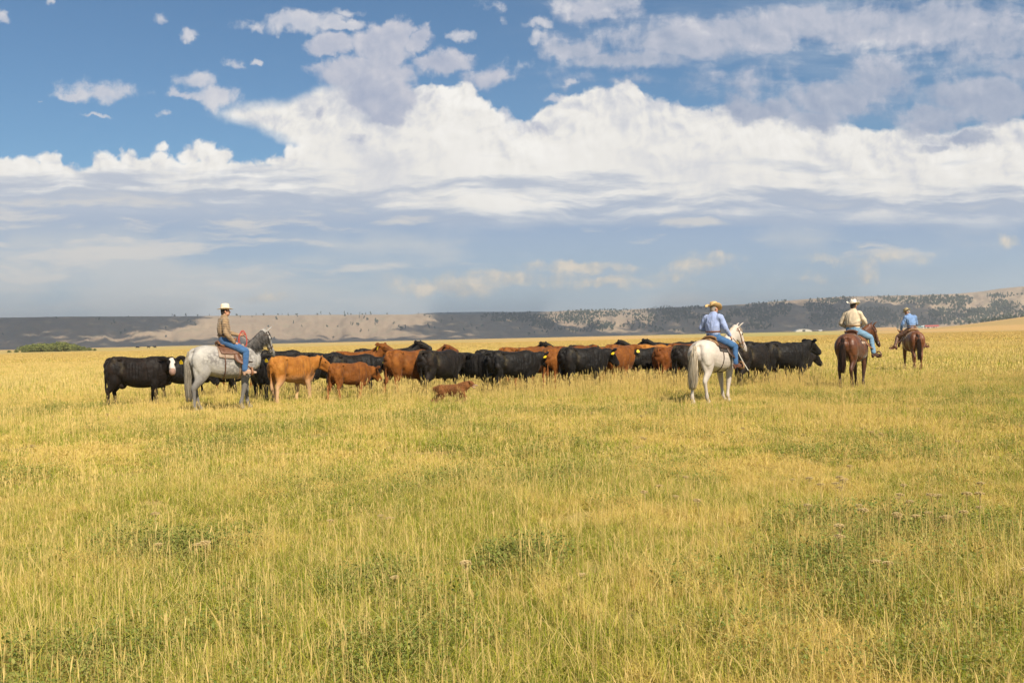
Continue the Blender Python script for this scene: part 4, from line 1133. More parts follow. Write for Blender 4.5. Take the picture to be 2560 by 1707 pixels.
def wrap(x0, x1, th0, th1, off, nx=10, nt=24, edge=None):
    """sheet lying on the horse's trunk; angles from the spine, off outward"""
    V = []; F = []
    for i_ in range(nx + 1):
        x = x0 + (x1 - x0) * i_ / nx; a, b, w = h_ring(x); zc = (a + b) / 2; hh = (a - b) / 2
        for j_ in range(nt + 1):
            th = R(th0 + (th1 - th0) * j_ / nt)
            dxx = 0 if edge is None else edge(i_ / nx, th)
            o_ = off if not callable(off) else off(i_ / nx, th)
            V.append((x + dxx, (w + .012 + o_) * math.sin(th), zc + (hh + .008 + o_) * math.cos(th)))
    m_ = nt + 1
    for i_ in range(nx):
        for j_ in range(nt):
            F.append((i_ * m_ + j_, i_ * m_ + j_ + 1, (i_ + 1) * m_ + j_ + 1, (i_ + 1) * m_ + j_))
    return np.array(V), F

def sheet(name, VF, mat, parent, thick=.012):
    me = to_mesh(name, [VF], [mat]); o = link(name, me, parent)
    md = o.modifiers.new('solid', 'SOLIDIFY'); md.thickness = thick; md.offset = 0
    return o

def wire(name, pts, r, mat, parent=None, n=6, seg=8, flat=1.0):
    me = to_mesh(name, [tube([[*p, r, r * flat] for p in pts], seg=seg, n=n, side=(.3, 1, .2))], [mat])
    return link(name, me, parent)

def ring_pts(M, x, y0, z0, rw, rh, tilt=0, k=18, t0=0, t1=360):
    return [tf(M, (x + tilt * math.sin(R(a)), y0 + rw * math.cos(R(a)), z0 + rh * math.sin(R(a)))) for a in np.linspace(t0, t1, k + 1)]

def add_bridle(o, M, mat):
    """headstall: nose band, cheek straps, brow and throat straps"""
    b = bpy.data.objects.new('bridle', None); C.objects.link(b); b.parent = o
    w = .0085
    wire('noseband', ring_pts(M, .36, 0, -.022, .060, .080), w, mat, b, n=1)
    wire('browband', ring_pts(M, .055, 0, -.005, .090, .104, t0=-5, t1=185), w, mat, b, n=1)
    wire('crownpiece', ring_pts(M, -.025, 0, -.02, .078, .100, tilt=-.01, t0=-5, t1=185), w, mat, b, n=1)
    wire('throat_strap', ring_pts(M, .02, 0, -.01, .092, .135, tilt=.05, t0=180, t1=360), w, mat, b, n=1)
    for s in (-1, 1):
        wire('cheek_strap', [tf(M, (-.02, s * .080, .0)), tf(M, (.12, s * .092, -.01)), tf(M, (.26, s * .076, -.03)), tf(M, (.44, s * .060, -.045))], w, mat, b)
        wire('bit_ring', ring_pts(M @ Matrix.Translation((.455, s * .066, -.05)) @ Matrix.Rotation(R(90), 4, 'Z'), 0, 0, 0, .026, .026, k=10), .006, m_metal, b, n=1)

def make_horse(px, d, head, scale, mat, label, pose, tailm, manem, maneside=-1, tail=None, dz=0.0, stout=1.0, mane_len=.26):
    me, M, crest, sides, poll = horse_body('horse', stout=stout, **pose)
    me.materials.append(mat)
    p = at(px, d)
    o = link('horse', me); o.location = (p.x, p.y, p.z + dz); o.rotation_euler = (0, 0, R(head)); o.scale = (scale,) * 3
    setp(o, label, 'horse')
    for s in (-1, 1):
        e = link('eye', EYE, o); e.matrix_local = Matrix.Translation(M @ Vector((.158, s * .092, .040))) @ Matrix.Scale(1.05, 4)
    add_mane(o, crest, sides, M, manem, maneside, mane_len)
    add_tail(o, tailm, **(tail or {}))
    return o, M

def make_saddle(h, label, seat_mat, skirt_mat, pad_mat, foot, sides=(-1, 1)):
    """western saddle standing on a horse: pad, skirts, seat with cantle and horn, fenders and stirrups; foot: {side: (x, y, z)} of the tread"""
    t = bpy.data.objects.new('saddle', None); C.objects.link(t); t.matrix_world = h_world(h)
    setp(t, label, 'saddle')
    rg = lambda u, th: .03 * math.sin(u * PI) * abs(math.sin(th))
    sheet('saddle_pad', wrap(-.20, .44, -72, 72, .012), pad_mat, t, .02)
    sheet('skirt', wrap(-.16, .36, -58, 58, lambda u, th: .035 + .01 * math.cos(th), edge=lambda u, th: (-.03 if u < .5 else .02) * math.cos(2 * th)), skirt_mat, t, .012)
    a, b, w = h_ring(.1)
    zt = a
    seat = [tube([[-.13, 0, zt + .13, .13, .022], [-.10, 0, zt + .085, .15, .03], [-.02, 0, zt + .065, .15, .03], [.10, 0, zt + .070, .11, .03], [.20, 0, zt + .105, .10, .035], [.26, 0, zt + .115, .09, .04]], ex=2.3)]
    seat.append(tube([[-.155, y, zt + .165 - 1.6 * y * y - (.0), .022, .03] for y in np.linspace(-.17, .17, 7)], side=(1, 0, 0), n=2))
    seat.append(tube([[.24, y, zt + .13 - 2.8 * y * y, .03, .035] for y in np.linspace(-.16, .16, 7)], side=(1, 0, 0), n=2))
    link('seat', solid('seat', seat, .012, 2, [seat_mat]), t)
    link('horn', solid('horn', [tube([[.25, 0, zt + .12, .022, .022], [.265, 0, zt + .19, .018, .018]]), tube([[.26, 0, zt + .20, .034, .04], [.268, 0, zt + .215, .034, .04]], n=2)], .007, 1, [seat_mat]), t)
    for s in sides:
        f = foot[s]
        sheet('fender', fender(s, f), skirt_mat, t, .010)
        c = Vector(f)
        pts = [(c.x + .0, c.y + s * .062, c.z), (c.x, c.y + s * .066, c.z + .06), (c.x, c.y + s * .03, c.z + .135), (c.x, c.y - s * .03, c.z + .135), (c.x, c.y - s * .066, c.z + .06), (c.x, c.y - s * .062, c.z), (c.x, c.y, c.z - .012), (c.x, c.y + s * .062, c.z)]
        wire('stirrup', pts, .013, seat_mat, t, n=3, flat=1.9)
    sheet('cinch', wrap(.27, .35, 70, 290, .012, nx=3, nt=30), pad_mat, t, .012)
    wire('rear_cinch', [tuple(v) for v in wrap(-.06, -.05, 58, 302, .022, nx=1, nt=16)[0][:17]], .012, skirt_mat, t, n=2)
    return t

def fender(s, f):
    V = []; F = []
    a, b, w = h_ring(.14); zc = (a + b) / 2; hh = (a - b) / 2
    P0 = Vector((.20, s * (w + .05) * math.sin(R(48)), zc + (hh + .05) * math.cos(R(48)))); P1 = Vector((.24, s * (w + .06), zc + .08)); P2 = Vector((f[0] - .01, f[1] - s * .03, f[2] + .13))
    pts = cr([P0[:], P1[:], ((P1 + P2) / 2 + Vector((0, s * .01, 0)))[:], P2[:]], 4); m_ = len(pts)
    for k, p in enumerate(pts):
        u = k / (m_ - 1); wd = .05 + .035 * math.sin(min(1, u / .7) * PI) if u < .7 else .03
        V += [(p[0] - wd, p[1], p[2]), (p[0], p[1] + s * .004, p[2]), (p[0] + wd, p[1], p[2])]
    for k in range(m_ - 1):
        for j_ in range(2): F.append((3 * k + j_, 3 * k + j_ + 1, 3 * k + 4 + j_, 3 * k + 3 + j_))
    return np.array(V), F

def h_world(h):
    return Matrix.Translation(h.location) @ h.rotation_euler.to_matrix().to_4x4() @ Matrix.Scale(h.scale[0], 4)

# ------------------------------------------------------------------ riders
def skin_mat(name, c0, c1):
    m, n = new_mat(name); ob = n.node('ShaderNodeTexCoord', out=3)
    b = principled(n, Base_Color=n.mix(c0, c1, n.step(.4, .6, n.noise(ob, 14, 4, .6))), Roughness=.5, Specular_IOR_Level=.4, Subsurface_Weight=.08)
    finish(n, b); return m
SKIN = skin_mat('tanned_skin', (.46, .22, .13, 1), (.56, .29, .18, 1))
m_hairb, n = new_mat('short_dark_hair'); finish(n, principled(n, Base_Color=(.03, .02, .015, 1), Roughness=.7))
m_hairg, n = new_mat('short_grey_hair'); finish(n, principled(n, Base_Color=(.28, .24, .20, 1), Roughness=.7))

def hat(name, M, mat, band, R0=.19, crown=.125, curl=.055, dip=.02, cw=.088, cl=.104, parent=None, pinch=.022):
    """cowboy hat: pinched oval crown, brim rolled up at the sides; M puts its sweatband centre, x forward"""
    seg = 40; rows = []
    prof_ = [(0.0, crown - .020), (.35, crown - .012), (.62, crown), (.82, crown - .006), (.93, crown - .03), (.97, crown * .55), (1.0, crown * .2), (1.03, .004)]
    V = []; F = []
    def put(xx, yy, zz): V.append(tf(M, (xx, yy, zz)))
    nrow = 0
    for f, z in prof_:
        for k in range(seg):
            a = 2 * PI * k / seg; ca, sa = math.cos(a), math.sin(a)
            xx, yy = cl * max(f, .02) * ca, cw * max(f, .02) * sa
            zz = z - (pinch * math.exp(-(yy / .022) ** 2) if z > crown * .8 else 0)
            if z > crown * .8 and xx > .04: yy *= .80
            put(xx, yy, zz)
        nrow += 1
    nb = 7
    for q_ in range(1, nb + 1):
        u = q_ / nb
        for k in range(seg):
            a = 2 * PI * k / seg; ca, sa = math.cos(a), math.sin(a)
            xx = (cl * 1.03 + (R0 * 1.05 - cl) * u) * ca; yy = (cw * 1.03 + (R0 * .98 - cw) * u) * sa
            zz = .004 + curl * (abs(sa) ** 2.2) * u ** 1.6 - dip * (abs(ca) ** 3) * u
            yy *= 1 - .16 * u * curl / .055 * abs(sa) ** 2
            put(xx, yy, zz)
        nrow += 1
    for r_ in range(nrow - 1):
        for k in range(seg): F.append((r_ * seg + k, r_ * seg + (k + 1) % seg, (r_ + 1) * seg + (k + 1) % seg, (r_ + 1) * seg + k))
    F.append(tuple(range(seg)))
    me = to_mesh(name, [(np.array(V), F)], [mat]); o = link(name, me, parent)
    md = o.modifiers.new('s', 'SOLIDIFY'); md.thickness = .006
    bpts = [tf(M, (cl * 1.035 * math.cos(a), cw * 1.035 * math.sin(a), .018)) for a in np.linspace(0, 2 * PI, 25)]
    wire('hat_band', bpts, .005, band, o, n=1, flat=2.4)
    return o

def hand(tb, W, fwd, palmn, curl=55, r=.0095, side=1):
    """palm and five curled fingers; W wrist, fwd direction of the hand, palmn outward normal of the palm"""
    f = Vector(fwd).normalized(); nrm = Vector(palmn); nrm = (nrm - nrm.dot(f) * f).normalized(); s = f.cross(nrm) * side
    W = Vector(W)
    for q_ in (-.022, 0, .022):
        tb.append(tube([[*(W + s * q_ * .7), .018, .015], [*(W + f * .05 + s * q_), .019, .015], [*(W + f * .085 + s * q_ * 1.25), .016, .013]], seg=8, n=2, side=tuple(s)))
    for k, (off, L_) in enumerate(((-.034, .078), (-.012, .088), (.011, .082), (.032, .064))):
        p = W + f * .088 + s * off; d = f.copy(); rows = [[*p, r, r]]
        for j_, fr in enumerate((.45, .32, .23)):
            an = R(curl * (.6 + .35 * j_) + 6 * k); d = (math.cos(an) * f + math.sin(an) * nrm)
            p = p + d * L_ * fr; rows.append([*p, r * (1 - .08 * (j_ + 1)), r * (1 - .08 * (j_ + 1))])
        tb.append(tube(rows, seg=8, n=2, side=tuple(s)))
    p = W + f * .03 - s * .03; rows = [[*p, .013, .013]]
    for j_, (a, b, c, L_) in enumerate(((.6, .5, -.7, .038), (.8, .7, -.25, .032), (.75, .8, .2, .024))):
        p = p + (f * a + nrm * b + s * c).normalized() * L_; rows.append([*p, .0105 - .0008 * j_, .0105 - .0008 * j_])
    tb.append(tube(rows, seg=8, n=2, side=tuple(f)))

def px_seed(h): return (h.location.x * 7.3) % 50 + 60

def person(h, label, J, shirt, jeans, boots, hatm, bandm, hairm, hatkw=None, belt=None, hatpitch=0, headyaw=0, headpitch=0, beltm=None, headroll=0, big=1.0, boot_h=.24):
    """seated rider in the horse's frame. J: joints chest, neck, head, and for each side (+1 near-left, -1 right) shoulder, elbow, wrist, hand dir, palm normal, hip, knee, ankle, toe"""
    Wm = h_world(h)
    pel, wst, chs, nck, hd = [np.array(J[k], float) for k in ('pelvis', 'waist', 'chest', 'neck', 'head')]
    yawv = J.get('yaw', 0)
    sv = (-math.sin(R(yawv)), math.cos(R(yawv)), 0)
    b = big
    tb = []; sh = []; je = []
    tor = lambda g: [[*pel, .150 * b + g, .115 * b + g], [*((pel + wst) / 2), .152 * b + g, .112 * b + g], [*wst, .142 * b + g, .105 * b + g], [*((wst + chs) / 2), .155 * b + g, .112 * b + g], [*chs, .170 * b + g, .118 * b + g], [*(chs * .45 + nck * .55), .155 * b + g, .098 * b + g], [*(chs * .12 + nck * .88), .080 + g, .070 + g]]
    tb.append(tube(tor(-.012), side=sv, seg=20, ex=2.3))
    tb.append(tube([[*(chs * .3 + nck * .7), .062, .062], [*nck, .056, .058], [*((nck + hd) / 2), .054, .058], [*hd, .05, .05]], side=sv))
    HM = frame(hd, headpitch, yawv + headyaw, headroll)
    # skull, jaw, nose, brow, ears
    for c, r in (((-.012, 0, .035), (.098, .078, .092)), ((.020, 0, -.015), (.072, .066, .085)), ((.045, 0, -.065), (.042, .045, .040)), ((.030, .028, -.055), (.05, .035, .04)), ((.030, -.028, -.055), (.05, .035, .04)),
                 ((.080, 0, .022), (.016, .052, .014)), ((.080, 0, -.048), (.014, .024, .009)), ((.078, 0, -.062), (.013, .020, .008)), ((.070, .034, -.012), (.018, .02, .018)), ((.070, -.034, -.012), (.018, .02, .018))):
        v, f = ball((0, 0, 0), r); v = np.array([tf(HM, p + np.array(c)) for p in v]); tb.append((v, f))
    tb.append(tube_in(HM, [(.082, 0, .018, .009, .009), (.100, 0, -.008, .013, .012), (.104, 0, -.024, .017, .010)], seg=8, n=2))
    for s in (-1, 1): tb.append(tube_in(HM, [(-.005, s * .078, -.030, .008, .014), (-.008, s * .084, -.002, .009, .020), (-.012, s * .083, .020, .008, .014)], side=(0, 1, 0), seg=8, n=2))
    svv = np.array(sv); 
    shl = (np.array(J[1]['shoulder'], float), np.array(J[-1]['shoulder'], float))
    yoke = lambda g: [[*(shl[0] * .97 + chs * .03 + np.array([0, 0, .0])), .062 + g, .058 + g], [*(shl[0] * .55 + nck * .45 + np.array([0, 0, -.045])), .070 + g, .062 + g], [*(nck + np.array([0, 0, -.065])), .072 + g, .070 + g], [*(shl[1] * .55 + nck * .45 + np.array([0, 0, -.045])), .070 + g, .062 + g], [*(shl[1] * .97 + chs * .03), .062 + g, .058 + g]]
    tb.append(tube(yoke(-.006), side=(1, 0, 0), seg=12)); sh.append(tube(yoke(.014), side=(1, 0, 0), seg=14))
    lat = lambda g, s: [[*(shl[0 if s > 0 else 1] * .8 + chs * .2), .07 + g, .07 + g], [*(shl[0 if s > 0 else 1] * .62 + wst * .38), .05 + g, .075 + g]]
    for s in (-1, 1): sh.append(tube(lat(.012, s), side=(0, 1, 0), seg=12))
    sh.append(tube([r_[:3] + [r_[3] + .014, r_[4] + .016] if k_ in (2, 3) else r_ for k_, r_ in enumerate(tor(.010)[1:], 1)], side=sv, seg=20, ex=2.3))
    je.append(tube([[*(pel + np.array([0, 0, -.05])), .150 * b, .125 * b], [*pel, .165 * b, .135 * b], [*((pel + wst) / 2), .160 * b, .122 * b], [*(pel * .30 + wst * .70), .154 * b, .116 * b]], side=sv, seg=20, ex=2.4))
    bt = {}
    for s in (-1, 1):
        q_ = J[s]
        S_, E_, W_ = [np.array(q_[k], float) for k in ('shoulder', 'elbow', 'wrist')]
        K_, A_, T_ = [np.array(q_[k], float) for k in ('knee', 'ankle', 'toe')]; HP = np.array(q_['hip'], float)
        mid = (S_ + E_) / 2; fm = E_ * .6 + W_ * .4
        arm = lambda g: [[*(S_ * .75 + chs * .25), .060 + g, .060 + g], [*S_, .062 + g, .062 + g], [*mid, .052 + g, .054 + g], [*E_, .044 + g, .045 + g], [*fm, .043 + g, .043 + g], [*W_, .030 + g * .8, .027 + g * .8]]
        tb.append(tube(arm(-.004), side=(0, 1, .2), seg=12)); 
        sl = arm(.014); sl[-1][:3] = list(W_ * .96 + fm * .04)
        sh.append(tube(sl, side=(0, 1, .2), seg=14))
        hd_ = q_.get('hdir', tuple(W_ - E_)); hand(tb, W_ + (W_ - fm) * .05, hd_, q_.get('palm', (0, -s, 0)), q_.get('curl', 60), side=s)
        kn = K_; thm = (HP + K_) / 2
        leg = lambda g: [[*HP, .095 + g, .100 + g], [*thm, .082 + g, .090 + g], [*(thm * .35 + K_ * .65), .070 + g, .076 + g], [*K_, .060 + g, .062 + g], [*(K_ * .6 + A_ * .4), .056 + g, .060 + g], [*(K_ * .3 + A_ * .7), .044 + g, .048 + g], [*A_, .036 + g, .040 + g]]
        sd = (0, 1, 0)
        tb.append(tube(leg(-.010), side=sd, seg=12))
        jl = leg(.008); jl[-1] = [*(A_ * .97 + K_ * .03), .058, .066]; jl[-2][3:] = [.060, .066]
        je.append(tube(jl, side=sd, seg=14))
        hl = A_ + np.array([-.02, 0, -.07]) - (T_ - A_) * .22
        dirf = (T_ - A_); dirf[2] = 0; dirf /= np.linalg.norm(dirf) + 1e-9; sdf = (-dirf[1], dirf[0], 0)
        tb.append(tube([[*A_, .034, .036], [*(A_ * .6 + T_ * .4), .030, .024], [*(T_ - dirf * .07), .026, .016]], side=sdf, seg=10))
        b0 = T_ - dirf * .10
        up3 = np.array([0, 0, 1.0])
        o_ = [tube([[*(A_ + (K_ - A_) * .35), .054, .058], [*(A_ + (K_ - A_) * .12), .052, .058], [*(A_ + up3 * .0), .048, .060], [*(T_ - dirf * .185 + up3 * .035), .046, .062]], side=sdf, seg=14),
              tube([[*(T_ - dirf * .235 + up3 * .028), .036, .036], [*(T_ - dirf * .17 + up3 * .036), .043, .050], [*(T_ - dirf * .10 + up3 * .028), .048, .044], [*(T_ - dirf * .03 + up3 * .016), .050, .034], [*(T_ + dirf * .035 + up3 * .008), .036, .024]], side=sdf, seg=12),
              tube([[*(T_ - dirf * .225 + up3 * .005), .038, .036], [*(T_ - dirf * .220 - up3 * .030), .038, .036]], side=sdf, seg=10, n=2),
              tube([[*(T_ - dirf * .21 - up3 * .004), .040, .010], [*(T_ - dirf * .07 - up3 * .014), .052, .010], [*(T_ + dirf * .04 - up3 * .012), .036, .010]], side=sdf, seg=10, n=2)]
        bt[s] = o_
    o = link('person', solid('person', tb, .0075, 2, [SKIN])); o.matrix_world = Wm
    setp(o, label, 'person')
    def folds(me, amp, fx, fz, sd):
        v = coords(me); nrm = np.empty(len(me.vertices) * 3, np.float32); me.vertices.foreach_get('normal', nrm); nrm = nrm.reshape(-1, 3)
        f = 1 - np.abs(2 * fbm(v[:, 0] * fx + v[:, 1] * fx * .8 + sd, v[:, 2] * fz + v[:, 1] * 3 + 4, 2, .5) - 1) * 2.2
        amp = amp * (1 - .85 * np.exp(-((v[:, 2] - float(pel[2] * .26 + wst[2] * .74)) / .05) ** 2)); g = fbm(v[:, 0] * 5 + sd, v[:, 2] * 5 + v[:, 1] * 5, 2) - .5
        set_coords(me, v + nrm * (np.clip(f, -.6, 1) * amp + g * amp * 1.6)[:, None]); return me
    link('shirt', folds(solid('shirt', sh, .011, 3, [shirt]), .011, 15, 7, 3 + px_seed(h)), o)
    link('jeans', folds(solid('jeans', je, .011, 3, [jeans]), .007, 12, 12, 9 + px_seed(h)), o)
    for s in (-1, 1):
        link('boot', solid('boot', bt[s], .009, 2, [boots]), o)
        e = link('eye', EYE, o); e.matrix_local = Matrix.Translation(HM @ Vector((.078, s * .030, .006))) @ Matrix.Scale(.62, 4)
    if beltm:
        bc = pel * .26 + wst * .74; s3 = Vector(sv); f3 = Vector((s3.y, -s3.x, 0))
        wire('belt', [tuple(Vector(bc) + s3 * (.174 * b) * math.cos(a) + f3 * (.138 * b) * math.sin(a)) for a in np.linspace(0, 2 * PI, 25)], .011, beltm, o, n=1, flat=1.7)
    hr = []
    v, f = ball((0, 0, 0), (.100, .082, .086)); v = np.array([tf(HM, p + np.array((-.020, 0, .030))) for p in v]); hr.append((v, f))
    v, f = ball((0, 0, 0), (.050, .068, .070)); v = np.array([tf(HM, p + np.array((-.060, 0, -.025))) for p in v]); hr.append((v, f))
    link('hair', solid('hair', hr, .012, 2, [hairm]), o)
    hk = dict(R0=.19); hk.update(hatkw or {})
    hat('hat', HM @ Matrix.Translation((-.012, 0, .060)) @ Matrix.Rotation(R(hatpitch), 4, 'Y'), hatm, bandm, parent=o, **hk)
    return o, HM

# ------------------------------------------------------------------ the four riders
# ---- first rider: dapple grey, plaid shirt
PLAID = cloth_mat('brown_plaid_shirt', (.40, .27, .15, 1), (.34, .22, .12, 1), check=((.20, .135, .085, 1), (.10, .07, .05, 1), .055))
DENIM = cloth_mat('blue_jeans', (.060, .145, .30, 1), (.045, .105, .23, 1), wr=.8)
DENIM2 = cloth_mat('faded_jeans', (.19, .32, .44, 1), (.14, .25, .37, 1), wr=.8)
LAV = cloth_mat('lavender_blue_shirt', (.36, .43, .66, 1), (.30, .37, .60, 1), wr=1.1)
CREAM = cloth_mat('cream_shirt', (.66, .54, .38, 1), (.58, .46, .31, 1), wr=.7)
BLUES = cloth_mat('blue_denim_shirt', (.20, .32, .55, 1), (.16, .26, .47, 1), wr=1.0)
STRAWH = leather('pale_straw_hat', (.80, .70, .54, 1), (.72, .60, .44, 1), .8)
WHITEH = leather('white_felt_hat', (.82, .76, .64, 1), (.76, .69, .56, 1), .8)
TANH = leather('tan_straw_hat', (.66, .44, .19, 1), (.56, .36, .15, 1), .8)
OLIVEH = leather('olive_tan_hat', (.42, .33, .17, 1), (.34, .26, .13, 1), .8)
BOOT1 = leather('tan_suede_boot', (.42, .25, .16, 1), (.50, .33, .23, 1), .8)
BOOT2 = leather('brown_work_boot', (.15, .055, .03, 1), (.10, .04, .025, 1))
BOOT3 = leather('dark_boot', (.05, .025, .016, 1), (.09, .04, .025, 1))
CHAPS = leather('brown_chaps', (.20, .10, .055, 1), (.13, .065, .04, 1))

def rider_joints(zs=1.56, lean=0.0, **ov):
    """default astride pose, zs = height of the seat on the horse"""
    J = dict(pelvis=(.02, 0, zs + .09), waist=(.0 + lean * .3, 0, zs + .27), chest=(.0 + lean * .7, 0, zs + .47), neck=(.02 + lean, 0, zs + .66), head=(.055 + lean * 1.1, 0, zs + .77))
    for s in (-1, 1):
        J[s] = dict(shoulder=(.0 + lean * .85, s * .185, zs + .56), elbow=(.02, s * .27, zs + .30), wrist=(.24, s * .12, zs + .20), hip=(.04, s * .10, zs + .06), knee=(.40, s * .34, zs - .16), ankle=(.25, s * .40, zs - .56), toe=(.42, s * .44, zs - .63), palm=(0, -s, -.3))
    for k, v in ov.items():
        if k in ('L', 'R'): J[1 if k == 'L' else -1].update(v)
        else: J[k] = v
    return J

h1, M1 = make_horse(560, 25.6, 31, 1.06, M_GREYH, 'dapple grey horse with a dark mane, ridden by the person in plaid',
                    dict(legs=(.10, -.16, .10, -.10), lift=(0, 0, 0, 0), npitch=45, nyaw=8, hpitch=-62, hyaw=14, seedv=1), HM_GTAIL, HM_GREY, -1, dict(length=1.16, spread=.12, N=190, sweep=-.02), mane_len=.32)
add_bridle(h1, M1, L_DARK)
Z1 = 1.535
J1 = rider_joints(Z1, 0, L=dict(elbow=(.10, .25, Z1 + .30), wrist=(.36, .06, Z1 + .22), hdir=(.8, -.1, .1), palm=(0, -1, 0)),
                  R=dict(shoulder=(-.01, -.185, Z1 + .56), elbow=(-.02, -.27, Z1 + .27), wrist=(.17, -.27, Z1 + .05), hdir=(.55, -.05, -.75), palm=(.3, .6, 0), knee=(.42, -.33, Z1 - .17), ankle=(.36, -.40, Z1 - .60), toe=(.56, -.46, Z1 - .66)))
p1, HM1 = person(h1, 'person in a plaid shirt and pale straw hat riding the dapple grey horse', J1, PLAID, DENIM, BOOT1, STRAWH, L_BROWN, m_hairb,
                 dict(R0=.175, crown=.135, curl=.030, dip=.006), headyaw=-12, beltm=L_DARK)
make_saddle(h1, 'brown leather western saddle on a pinkish blanket, on the dapple grey horse', L_BROWN, L_RED, C_PAD1, {s: (J1[s]['toe'][0] - .06, J1[s]['toe'][1], J1[s]['toe'][2] - .03) for s in (-1, 1)})
def rope_obj(h, name, label, cat, pts, r, mat, n=5):
    o = wire(name, pts, r, mat, None, n=n); o.matrix_world = h_world(h); setp(o, label, cat); return o
cp = []
for k in range(46):
    a = k / 46 * 2 * PI * 3.0; rr_ = 1 + .10 * math.sin(a * .37 + 1)
    cp.append((.40 + .095 * rr_ * math.sin(a) + .02 * k / 46, -.10 - .03 * k / 46 + .02 * math.sin(a * .5), Z1 + .10 + .21 * rr_ * math.cos(a) + .02 * math.sin(a * .7)))
rope_obj(h1, 'rope', 'coiled red rope hung in front of the person in plaid', 'rope', cp, .0075, m_rope, n=3)
rn = lambda M, s: tf(M, (.46, s * .07, -.05))
HW = np.array(J1[1]['wrist']) + np.array([.09, -.02, 0])
for s in (-1, 1):
    e = rn(M1, s); rope_obj(h1, 'reins', 'dark leather rein running to the bridle of the dapple grey horse', 'reins', [e, (e + HW) / 2 + np.array([-.02, s * .13, -.10]), HW], .0085, L_DARK) if s < 0 else None
# breast strap
wire('breast_strap', [(.34, -.27, 1.18), (.52, -.235, 1.13), (.66, -.17, 1.12), (.745, 0, 1.10), (.66, .17, 1.12), (.52, .235, 1.13), (.34, .27, 1.18)], .016, L_DARK, h1)

# ---- second rider: white horse seen from behind
h2, M2 = make_horse(1783, 24.2, 47, .985, M_WHITEH, 'white horse with a cream tail, ridden by the person in a lavender shirt',
                    dict(legs=(.16, -.10, -.12, .14), npitch=44, nyaw=-12, hpitch=-62, hyaw=-14, seedv=2), HM_WHITE, HM_WHITE, 1, dict(length=1.05, spread=.11, N=170, sweep=.10), stout=1.10, mane_len=.18)
add_bridle(h2, M2, L_BROWN)
Z2 = 1.50
J2 = rider_joints(Z2, .02, L=dict(elbow=(.02, .33, Z2 + .30), wrist=(.26, .14, Z2 + .24)),
                  R=dict(shoulder=(.02, -.195, Z2 + .57), elbow=(.08, -.30, Z2 + .30), wrist=(.27, -.31, Z2 + .11), hdir=(.75, -.1, -.5), palm=(0, .9, -.3), knee=(.40, -.36, Z2 - .14), ankle=(.33, -.41, Z2 - .56), toe=(.50, -.50, Z2 - .63)))
p2, HM2 = person(h2, 'person in a lavender blue shirt, jeans and tan straw hat riding the white horse', J2, LAV, DENIM, BOOT2, TANH, L_DARK, m_hairg,
                 dict(R0=.205, crown=.125, curl=.075, dip=.05), headyaw=-14, beltm=L_BROWN, big=1.04, hatpitch=10, headroll=-6)
make_saddle(h2, 'tooled tan saddle with dark fringe on a black pad, on the white horse', L_TAN, L_DARK, C_PAD2, {s: (J2[s]['toe'][0] - .06, J2[s]['toe'][1], J2[s]['toe'][2] - .03) for s in (-1, 1)})
# rolled gear tied behind the cantle
rl = [tube([[-.22 + .03 * math.sin(k * 1.3), y, 1.535 - 1.9 * y * y, .030 + .009 * math.sin(k * 2.1), .030 + .007 * math.sin(k * 3.3)] for k, y in enumerate(np.linspace(-.26, .26, 11))], side=(1, 0, 0), n=3)]
o = link('saddle_roll', solid('saddle_roll', rl, .012, 1, [L_TAN])); o.matrix_world = h_world(h2); setp(o, 'rolled tan leather gear tied behind the saddle of the white horse', 'saddle bag')
W2 = np.array(J2[-1]['wrist']) + np.array([.07, -.02, -.04])
rope_obj(h2, 'lead_rope', 'long pale rope hanging from the hand of the person on the white horse', 'rope', [W2 + np.array([-.03, .01, .05]), W2 + np.array([.05, -.05, -.22]), W2 + np.array([.16, -.14, -.52]), W2 + np.array([.26, -.26, -.80])], .010, m_rope2)
e = rn(M2, -1); rope_obj(h2, 'reins', 'brown leather rein on the white horse', 'reins', [e, (e + W2) / 2 + np.array([0, -.05, -.10]), W2], .009, L_BROWN)

# ---- third rider: brown horse seen from behind
h3, M3 = make_horse(2133, 30.0, 53, 1.03, M_BAYH, 'brown horse with a black tail, ridden by the person in a cream shirt',
                    dict(legs=(.14, -.14, -.10, .10), lift=(0, 0, 0, 0), npitch=34, nyaw=-26, hpitch=-60, hyaw=-10, seedv=3), HM_BLACK, HM_CHEST, 1, dict(length=.95, spread=.075, N=120, sweep=.03), stout=1.12, mane_len=.2)
add_bridle(h3, M3, L_DARK)
Z3 = 1.52
J3 = rider_joints(Z3, .03, L=dict(elbow=(.0, .33, Z3 + .29), wrist=(.20, .20, Z3 + .16)), R=dict(elbow=(.10, -.31, Z3 + .30), wrist=(.32, -.12, Z3 + .22), knee=(.40, -.36, Z3 - .12), ankle=(.36, -.44, Z3 - .54), toe=(.52, -.55, Z3 - .62)))
p3, HM3 = person(h3, 'person in a cream shirt, faded jeans and white hat riding the brown horse', J3, CREAM, DENIM2, BOOT3, WHITEH, L_TAN, m_hairb,
                 dict(R0=.205, crown=.125, curl=.065, dip=.02), beltm=L_TAN, big=1.14, headyaw=0, hatpitch=6)
make_saddle(h3, 'brown saddle on a cream fleece pad, on the brown horse of the person in cream', L_RED, L_BROWN, C_PAD3, {s: (J3[s]['toe'][0] - .06, J3[s]['toe'][1], J3[s]['toe'][2] - .03) for s in (-1, 1)})
W3 = np.array(J3[-1]['wrist']) + np.array([.08, .03, 0]); e = rn(M3, -1)
rope_obj(h3, 'reins', 'dark rein on the brown horse of the person in cream', 'reins', [e, (e + W3) / 2 + np.array([0, -.06, -.08]), W3], .009, L_DARK)

